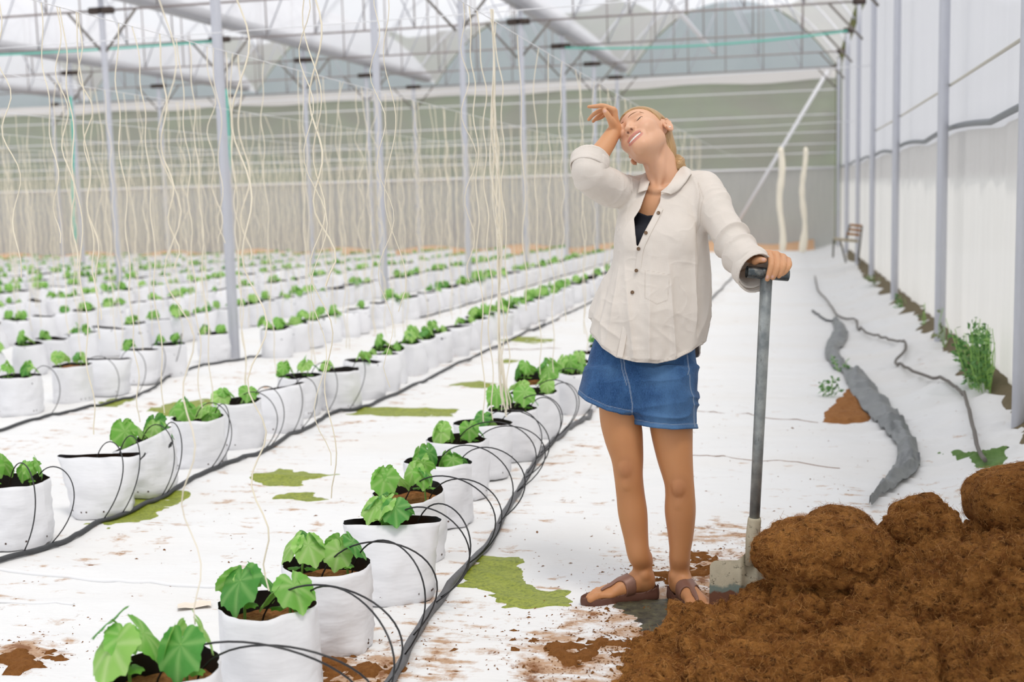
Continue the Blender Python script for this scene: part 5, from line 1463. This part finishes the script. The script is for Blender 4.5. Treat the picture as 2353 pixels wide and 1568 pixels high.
tubeL([sh_top, (sh_top*2 + sh_bot)/3, (sh_top + sh_bot*2)/3, sh_bot], [.0188, .0182, .0176, .0170], 18).obj('shaft', M_shaft, shovel, origin=SO)
t = NT('crusted_blade'); v = t.attr('low'); nz = t.noise(45, 6, .75, t.coord()); nz2 = t.noise(16, 4, .6, t.coord()); 
vv = t.n('Math', operation='MULTIPLY_ADD', i_0=nz2, i_1=.30, i_2=v).outputs[0]
crust = t.mix(t.ramp(nz, [(.34, 0.0), (.42, 1.0)]), srgb(80, 74, 62), srgb(196, 186, 162)); crust = t.mix(t.ramp(nz2, [(.4, 0.0), (.7, .5)]), crust, srgb(150, 142, 122))
c = t.mix(t.ramp(vv, [(.50, 0.0), (.54, 1.0)]), crust, srgb(118, 130, 122)); c = t.mix(t.ramp(vv, [(.59, 0.0), (.62, 1.0)]), c, srgb(112, 74, 56))
M_blade = t.done(t.pbsdf(c, .8, 0, t.bump(nz, .6, .004), .3))
sk1 = q(1723, 1300, .132)
skt = MB(); skt.tube([l2w(sh_bot + (sh_top - sh_bot)*.012), l2w(sh_bot), l2w(sh_bot*.6 + sk1*.4), l2w(sk1)], [.0195, .0215, .0222, .0150], 16, True, 1.0, [0.0]*4 if False else 0.0)
skt.obj('socket', M_blade, shovel, attr='low', origin=SO)
u = np.linspace(-1, 1, 41); vb = np.linspace(0, 1, 40); UU, VV = np.meshgrid(u, vb)
top = q(1722, 1288, .128); bot = q(1714, 1448, .175)
hw = .126*(1 - .06*VV)
A_ = UU*hw; 
shoulder = np.where(np.abs(UU) < .30, .050*(1 - np.clip(np.abs(UU)/.30, 0, 1)**.6), 0)
corner = .016*np.clip((np.abs(UU) - .86)/.14, 0, 1)**2
bx = np.array([.995, .03, .09]); bx /= np.linalg.norm(bx); by = (bot - top); L_b = np.linalg.norm(by); by = by/L_b; bn = np.cross(bx, -by); bn /= np.linalg.norm(bn)
G = top + A_[..., None]*bx + (VV*L_b + (corner - shoulder)*(1 - VV)**6)[..., None]*by + (.016*np.abs(UU)**2 - .016*np.exp(-(UU/.13)**2)*(1 - VV*.6) + .006*np.exp(-((np.abs(UU) - .2)/.06)**2))[..., None]*bn
m = MB(); Gw = l2w(G.reshape(-1, 3)).reshape(G.shape); nw = PR @ bn
m.grid(Gw + nw*.0015, VV); m.grid((Gw - nw*.0015)[:, ::-1], VV[:, ::-1])
for e in (0, -1): m.grid(np.stack([(Gw - nw*.0015)[e], (Gw + nw*.0015)[e]]), np.stack([VV[e], VV[e]])); m.grid(np.stack([(Gw - nw*.0015)[:, e], (Gw + nw*.0015)[:, e]]), np.stack([VV[:, e], VV[:, e]]))
m.obj('blade', M_blade, shovel, attr='low', origin=SO, label='mud-crusted square blade with a bare rusty lower half')

# ------------------------------------------------------------------ coir: the loose heap and the round bales on it
t = NT('coir_heap'); nz = t.noise(11, 6, .75, t.pos()); nz2 = t.noise(120, 5, .8, t.pos()); nz3 = t.noise(40, 5, .75, t.pos((1, 1, 1.6)))
c = t.mix(t.ramp(nz, [(.32, 0.0), (.68, 1.0)]), srgb(134, 80, 36), srgb(216, 150, 80)); c = t.mix(t.ramp(nz3, [(.34, .9), (.5, 0.0)]), c, srgb(64, 34, 14)); c = t.mix(t.ramp(nz2, [(.55, 0.0), (.72, .7)]), c, srgb(222, 168, 102))  # crevice shade and lit highlights put into the colour by noise
M_heap = t.done(t.pbsdf(c, .95, 0, t.bump(nz2, 1.0, .012, t.bump(nz3, .8, .02)), .1))
M_fib = [plain('coir_fibre_dark', srgb(150, 92, 44), .8), plain('coir_fibre_light', srgb(206, 150, 84), .75)]
def disp(V, amp, seed):
    W = V + .02*np.stack([vnoise(V, 20, seed + 7), vnoise(V, 20, seed + 8), vnoise(V, 20, seed + 9)], 1)
    n1 = np.abs(vnoise(W, 9, seed))**.8; n2 = np.abs(vnoise(W, 23, seed + 1))**.8; n3 = vnoise(V, 60, seed + 2); n4 = vnoise(V, 130, seed + 3)
    return amp*(.050*n1 + .026*n2 + .0085*n3 + .0055*n4 - .022)
def coir_mesh(solid, lo, hi, h, amp, seed, clip=None):
    V, Q = surface(solid, lo, hi, h); V = V + grad(solid, V, .004)*disp(V, amp, seed)[:, None]
    return V, Q
def fibres(V, Q, n, seed, parent, org, keep=None, L=(.010, .034)):
    g = np.random.default_rng(seed); a, b, c = V[Q[:, 0]], V[Q[:, 1]], V[Q[:, 2]]
    N = np.cross(b - a, c - a); N /= np.linalg.norm(N, axis=1)[:, None] + 1e-9
    cen = (a + c)/2; cenw = cen if keep is None else cen[keep(cen)]; Nn = N if keep is None else N[keep(cen)]
    for mi in (0, 1):
        m = MB(); k = n//2
        idx = g.integers(0, len(cenw), k)
        for i in idx:
            p = cenw[i]; nn = Nn[i]; tq = g.normal(size=3); tq -= nn*(tq @ nn)*.75; tq /= np.linalg.norm(tq); l = g.uniform(*L)*(1.5 if g.uniform() < .06 else 1); bd = g.normal(size=3)*.75
            u = np.linspace(-.5, .5, 5)[:, None]
            P = p + nn*g.uniform(-.001, .005) + tq*u*l + (bd*(u**2 - .08))*l + nn*(.09 - .6*u**2)*l*g.uniform(.0, .8)
            m.tube(P, g.uniform(.00022, .00042), 3, cap=False)
        V2 = np.concatenate(m.v); W = l2w(V2) - org
        o = bpy.data.objects.new('fibre', mesh_np('fibre', W, np.concatenate(m.f4), M_fib[mi])); link(o, parent); o['kind'] = 'stuff'
HEAP = Solid()
gup = PR.T @ np.array([0, 0, 1.0])
for (x, y, c, r) in [(1600, 1484, .33, (.115, .105, .13)), (1672, 1540, .46, (.16, .12, .16)), (1475, 1562, .46, (.115, .085, .14)), (1528, 1512, .36, (.10, .085, .12)), (1462, 1540, .40, (.09, .06, .10)), (1520, 1600, .58, (.14, .10, .14)), (1775, 1478, .24, (.09, .11, .10)), (1900, 1500, .36, (.40, .19, .30)),
                     (2200, 1430, .32, (.40, .24, .34)), (2290, 1470, .52, (.30, .24, .22)), (1800, 1590, .62, (.30, .13, .20)), (2080, 1560, .68, (.26, .15, .18)), (1930, 1400, .12, (.22, .13, .14)), (2130, 1350, .16, (.22, .15, .15)), (2345, 1310, .15, (.26, .16, .20)), (2420, 1400, .3, (.3, .25, .3)),
                     (2400, 1560, .72, (.28, .16, .2)), (2240, 1640, .82, (.22, .12, .14)), (2040, 1650, .84, (.22, .10, .14)), (1690, 1560, .60, (.16, .10, .13)), (1860, 1480, .50, (.13, .10, .10)), (2010, 1430, .50, (.12, .11, .10)), (2170, 1330, .36, (.14, .10, .12)), (2330, 1350, .58, (.16, .13, .12))]:
    HEAP.ball(q(x, y, c), r, .05 if len(HEAP.p) else 0)
gl = w2l(ong(1800, 1450)); 
def hpost2(P, d): return np.maximum(d, -((P - gl) @ gup) - .03)
lo = np.array([q(1360, 0, .4)[0], q(0, 1640, .6)[1] - .06, -.08]); hi = np.array([q(2470, 0, .2)[0], q(0, 1180, .3)[1], 1.0])
V, Q = surface(HEAP, lo, hi, .0052)
V = V + grad(HEAP, V, .005)*disp(V, 1.2, 3)[:, None]
ok = ((V - gl) @ gup) > -.06; qk = ok[Q].all(1); Q = Q[qk]
HO = ong(1850, 1500)
heap = pobj('coir_heap', V, Q, M_heap); heap.data.transform(Matrix.Translation(Vector(ORG - HO))); heap.location = HO
tag(heap, 'loose heap of fibrous brown coir in front of the shovel and sandals', 'coir', None, 'stuff')
vis = lambda c: ((c - gl) @ gup) > -.02
fibres(V, Q, 15000, 1, heap, HO, vis)
def bale(solid, lo, hi, label, seed, amp, nf, at):
    V, Q = coir_mesh(solid, lo, hi, .0055, amp, seed)
    o = pobj('coir_bale', V, Q, M_heap); org = l2w(at); o.data.transform(Matrix.Translation(Vector(ORG - org))); o.location = org
    tag(o, label, 'coir bale', 'coir bales on the heap'); fibres(V, Q, nf, seed, o, org); return o
def superball(c, r, e, tilt=0.0):
    c = np.asarray(c); r = np.asarray(r); ct, st = math.cos(tilt), math.sin(tilt)
    def fn(P):
        d = P - c; x = d[:, 0]*ct + d[:, 1]*st; y = -d[:, 0]*st + d[:, 1]*ct
        g = (np.abs(x/r[0])**e + np.abs(y/r[1])**e + np.abs(d[:, 2]/r[2])**e)**(1/e); return (g - 1)*r.min()
    return fn
s = Solid(); c0 = q(1900, 1278, .29); s.ball(c0, (.212, .120, .185), 0); s.ball(c0 + [-.05, .015, .02], (.165, .105, .16), .03)
s.ball(q(1925, 1375, .29), (.165, .105, .165), .012); s.cone(q(1728, 1280, .40), q(1850, 1296, .485), .016, .018, .008, 's'); s.cone(q(1850, 1296, .485), q(1990, 1325, .46), .018, .008, .008, 's')
bale(s, c0 - [.26, .28, .24], c0 + [.28, .17, .24], 'big round coir bale with a crack across it, right beside the shovel', 11, .55, 4200, c0 - [0, .12, 0])
s = Solid(); c0 = q(1930, 1246, .10); s.fn(superball(c0, (.118, .116, .11), 2.6, -.15)); bale(s, c0 - .16, c0 + .16, 'smooth drum-shaped coir bale half hidden behind the cracked bale', 12, .22, 1300, c0 - [0, .11, 0])
s = Solid(); c0 = q(2125, 1236, .22); s.ball(c0, (.125, .105, .12), 0); s.ball(q(2090, 1215, .24), (.07, .07, .07), .03); s.ball(q(2135, 1165, .21), (.035, .025, .03), .03)
bale(s, c0 - .19, c0 + .19, 'shaggy coir lump between the cracked bale and the corner bale', 13, .8, 1800, c0 - [0, .1, 0])
s = Solid(); c0 = q(2352, 1146, .17); s.fn(superball(c0, (.172, .108, .15), 2.9, .16)); bale(s, c0 - .24, c0 + .24, 'smooth rounded coir bale at the right edge, the highest on the heap', 14, .22, 1800, c0 - [0, .1, 0])
# crumbs on the cover
m = MB(); g = np.random.default_rng(4)
cl = [(1480, 1450, .22, 300), (1330, 1520, .22, 420), (1560, 1330, .30, 380), (1650, 1270, .30, 260), (1440, 1395, .15, 220), (1300, 1400, .35, 160), (1420, 1500, .12, 240), (1590, 1400, .2, 200), (820, 1545, .2, 220), (1000, 1500, .4, 160), (60, 1510, .25, 160), (2000, 1150, .8, 120), (1750, 1000, .8, 90), (600, 1250, .9, 120), (1250, 1250, .6, 80)]
for (px, py, r, n) in cl:
    c = ong(px, py)
    for _ in range(n):
        x, y = c[0] + g.normal()*r*.6, c[1] + g.normal()*r*.6; s_ = g.uniform(.0012, .0040)*(2.2 if g.uniform() < .05 else 1); a = g.uniform(0, 6.28)
        z = float(floor_z(np.array([x]), np.array([y]))[0]); e = np.array([math.cos(a), math.sin(a), 0])*s_*g.uniform(1, 2.4); f_ = np.array([-math.sin(a), math.cos(a), 0])*s_*.7
        p0 = np.array([x, y, z]); m.add([p0 - e, p0 + f_, p0 + e, p0 - f_, p0 + [0, 0, s_*.8]], None, [[0, 3, 4], [3, 2, 4], [2, 1, 4], [1, 0, 4]])
o = m.obj('coir_crumbs', M_spilt, smooth=False); tag(o, 'scattered coir crumbs on the white cover', 'crumbs', None, 'stuff')

# ------------------------------------------------------------------ the right side: plastic strip, hose, weeds, chair, scraps
Z5 = lambda x, y: (1750 + x/2.24, 500 + y/2.24)
Lf = [Z5(*p) for p in [(362, 545), (372, 598), (336, 650), (330, 730), (400, 800), (440, 860), (470, 930), (560, 1040), (640, 1120), (700, 1230), (630, 1370), (552, 1488)]]
Rt = [Z5(*p) for p in [(392, 540), (445, 600), (425, 655), (395, 710), (470, 790), (560, 850), (620, 930), (700, 1030), (755, 1110), (815, 1278), (690, 1400), (566, 1490)]]
A = cr_curve([[*ong(*p)] for p in Lf], 12); B = cr_curve([[*ong(*p)] for p in Rt], 12); k = np.linspace(0, 1, 12)
G = A[:, None]*(1 - k)[None, :, None] + B[:, None]*k[None, :, None]
fl = G.reshape(-1, 3); arc = np.arange(len(A))[:, None]*np.ones(12)
rid = (1 - np.abs(vnoise(np.c_[arc.ravel()*.32 + k[None].repeat(len(A), 0).ravel()*1.5, k[None].repeat(len(A), 0).ravel()*1.2, fl[:, 0]*0], 1, 5)))**2
G[..., 2] = floor_z(fl[:, 0], fl[:, 1]).reshape(G.shape[:2]) + .022 + .045*rid.reshape(G.shape[:2])*np.sin(k*math.pi)[None]
m = MB(); m.grid(G); m.grid((G - [0, 0, .004])[:, ::-1]); c = G.reshape(-1, 3).mean(0)
M_strip = plain('black_plastic', srgb(112, 115, 116), .42, 0, 25, .3, .4)
o = m.obj('plastic_strip', M_strip, origin=c); tag(o, 'long crumpled strip of black plastic film lying on the white cover at the right', 'plastic sheet')
hp_ = [Z5(*p) for p in [(275, 310), (290, 380), (330, 430), (400, 530), (480, 550), (494, 590), (510, 608), (600, 645), (700, 670), (742, 702), (690, 765), (720, 812), (900, 870), (1000, 910), (1045, 970), (1080, 1100), (1110, 1220), (1150, 1282)]]
P = cr_curve([ong(*p) for p in hp_], 8); P[:, 2] = np.max([floor_z(P[:, 0] + a_, P[:, 1] + b_) for a_ in (-.04, 0, .04) for b_ in (-.06, 0, .06)], axis=0) + .012; P[:, 2] = np.maximum(P[:, 2], np.convolve(np.pad(P[:, 2], 6, mode='edge'), np.ones(13)/13, 'valid')) + .006
line_thing('garden_hose', P, .0105, plain('grey_hose', srgb(104, 98, 92), .6), 'thin grey hose winding over the cover between the plastic strip and the side wall', 'hose', n=8)
P = cr_curve([ong(*Z5(*p)) for p in [(262, 488), (300, 515), (330, 540), (365, 548)]], 6); P[:, 2] = floor_z(P[:, 0], P[:, 1]) + .012
line_thing('hose_end', P, .012, M_hose, 'short dark hose end by the far tip of the plastic strip', 'hose')
def weed(px, py, w, h, n, label, seed, col, lsz=.02):
    g = np.random.default_rng(seed); c = ong(px, py); root = thing('weed', c, label, 'weed', 'weeds along the side wall')
    st, lf = MB(), MB(); dens = max(5, n//12)
    for i in range(dens):
        a = g.uniform(0, 6.28); r = w*math.sqrt(g.uniform())*.6; b = np.array([math.cos(a)*r*.6, math.sin(a)*r*1.1, 0]); tp = b*1.5 + [g.normal()*.04, g.normal()*.03, h*g.uniform(.45, 1)]
        tp[0] = min(tp[0], XR - .09 - c[0]); b[0] = min(b[0], XR - .09 - c[0]); Q_ = cr_curve([b, (b + tp)/2 + g.normal(size=3)*.015, tp], 5); st.tube(Q_, .0022, 4, cap=False)
        for j in range(n//dens):
            p = Q_[int(g.integers(2, len(Q_)))]; d = g.normal(size=3); d[2] = d[2]*.5 + .2; d /= np.linalg.norm(d); e = np.cross(d, g.normal(size=3)); e /= np.linalg.norm(e); s_ = lsz*g.uniform(.6, 1.4)
            q0 = p + d*s_*.3
            if c[0] + max(q0[0], q0[0] + d[0]*s_*1.5) + s_ > XR - .07: continue
            lf.add([q0, q0 + d*s_*.6 + e*s_*.45, q0 + d*s_*1.5, q0 + d*s_*.6 - e*s_*.45], [[0, 1, 2, 3]])
    st.obj('stem', M_stem, root); o = lf.obj('foliage', col, root, smooth=False); return root
M_w1 = plain('weed_leaf', srgb(92, 140, 72), .6, 0, 30, .25); M_w2 = plain('weed_grass', srgb(120, 132, 84), .7, 0, 30, .25)
weed(2275, 893, .34, .40, 900, 'big green weed bush at the foot of the side wall by the nearest post', 1, M_w1, .026)
weed(2225, 850, .16, .25, 160, 'lower weed tuft left of the big bush at the wall', 2, M_w1, .022)
weed(2185, 800, .12, .32, 60, 'grassy weed at the wall by the second post', 3, M_w2, .03)
weed(2135, 755, .12, .3, 50, 'thin dry weed at the wall just beyond the second post', 4, M_w2, .03)
weed(2068, 712, .16, .16, 70, 'dark low weed at the foot of the third wall post', 5, M_w1, .026)
weed(2020, 655, .25, .14, 60, 'far weed clump at the wall beyond the third post', 6, M_w2, .04)
weed(1908, 912, .09, .16, 60, 'small weed growing in the bare soil beside the plastic strip', 7, M_w1, .022)
weed(1935, 860, .08, .14, 36, 'tiny weed poking up by the middle of the plastic strip', 8, M_w1, .022)
m = MB(); ys = np.linspace(5.5, 30, 90); e = .10 + .05*vnoise(np.c_[ys*1.7, ys*0, ys*0], 1, 2)
G = np.stack([np.stack([np.full(90, XR + .03), ys, ground(1.2, ys) + .07], 1), np.stack([XR - e*.5, ys, ground(1.15, ys) + .055], 1), np.stack([XR - e*1.5, ys, ground(1.0, ys) + .0], 1)]); m.grid(G)
o = m.obj('trim_soil_edge', plain('wall_soil', srgb(104, 92, 66), .95, 0, 20, .4, .5)); o['kind'] = 'structure'
# folding chair by the wall
M_cw = plain('chair_wood', srgb(168, 118, 62), .6, 0, 20, .3); M_cm = plain('chair_metal', srgb(96, 92, 84), .6)
YC = 23.0; C_ = lambda x, y, d=0.0: ony(x, y, YC + d)
co = ong(1943, 600); chair = thing('folding_chair', co, 'small slatted wooden folding chair against the far side wall', 'chair')
for (a, b) in (((1953, 517), (1981, 520)), ((1949.5, 527), (1978.5, 530)), ((1945, 537), (1975, 540.5))):
    m = MB(); m.bar(C_(*a), C_(*b), .03, .045); m.obj('back_slat', M_cw, chair, origin=co)
for (a, b) in (((1953, 516), (1944, 556)), ((1981, 519), (1972, 600)), ((1916, 549), (1914, 592)), ((1930, 551), (1944, 604))):
    m = MB(); m.rod(C_(*a), C_(*b), .018, 6); m.obj('leg', M_cm, chair, origin=co)
m = MB(); m.bar(C_(1916, 549), C_(1971, 554), .40, .04); m.obj('seat', plain('pale_seat', srgb(176, 164, 140), .6), chair, origin=co)
# creases and cords in the cover
def on_cover(pts, r, mat, name, parent=flo):
    P = cr_curve([ong(*p) for p in pts], 10); P[:, 2] = floor_z(P[:, 0], P[:, 1]) + r*.35
    m = MB(); m.tube(P, r, 8); o = m.obj(name, mat, parent); o['kind'] = 'structure'; return o
M_fold = plain('cover_fold', (.80, .80, .81), .7)
on_cover([(-20, 1312), (120, 1322), (240, 1334), (380, 1342), (545, 1352)], .008, M_fold, 'fold')
on_cover([(-20, 1386), (100, 1388), (170, 1392)], .005, M_fold, 'fold')
M_crk = plain('cover_seam', srgb(128, 88, 60), .9)
on_cover([(1590, 1045), (1640, 1050), (1700, 1053), (1760, 1058), (1840, 1063), (1930, 1075)], .0022, M_crk, 'seam')
on_cover([(1600, 945), (1700, 950), (1800, 960), (1880, 968)], .0022, M_crk, 'seam')
on_cover([(1120, 800), (1200, 806), (1290, 800)], .003, M_crk, 'seam')
pc = ong(447, 1396); m = MB(); gx, gy = np.meshgrid(np.linspace(-.055, .055, 10), np.linspace(-.03, .03, 7))
gz = .008 + .008*vnoise(np.stack([gx.ravel()*40, gy.ravel()*40, gx.ravel()*0], 1), 1, 2).reshape(gx.shape)
m.grid(np.stack([gx*math.cos(.5) - gy*math.sin(.5), gx*math.sin(.5) + gy*math.cos(.5), gz], -1)); o = m.obj('paper_scrap', plain('old_paper', srgb(232, 220, 204), .7, 0, 30, .1)); o.location = pc; tag(o, 'crumpled scrap of pale paper on the cover left of the second bag', 'paper')
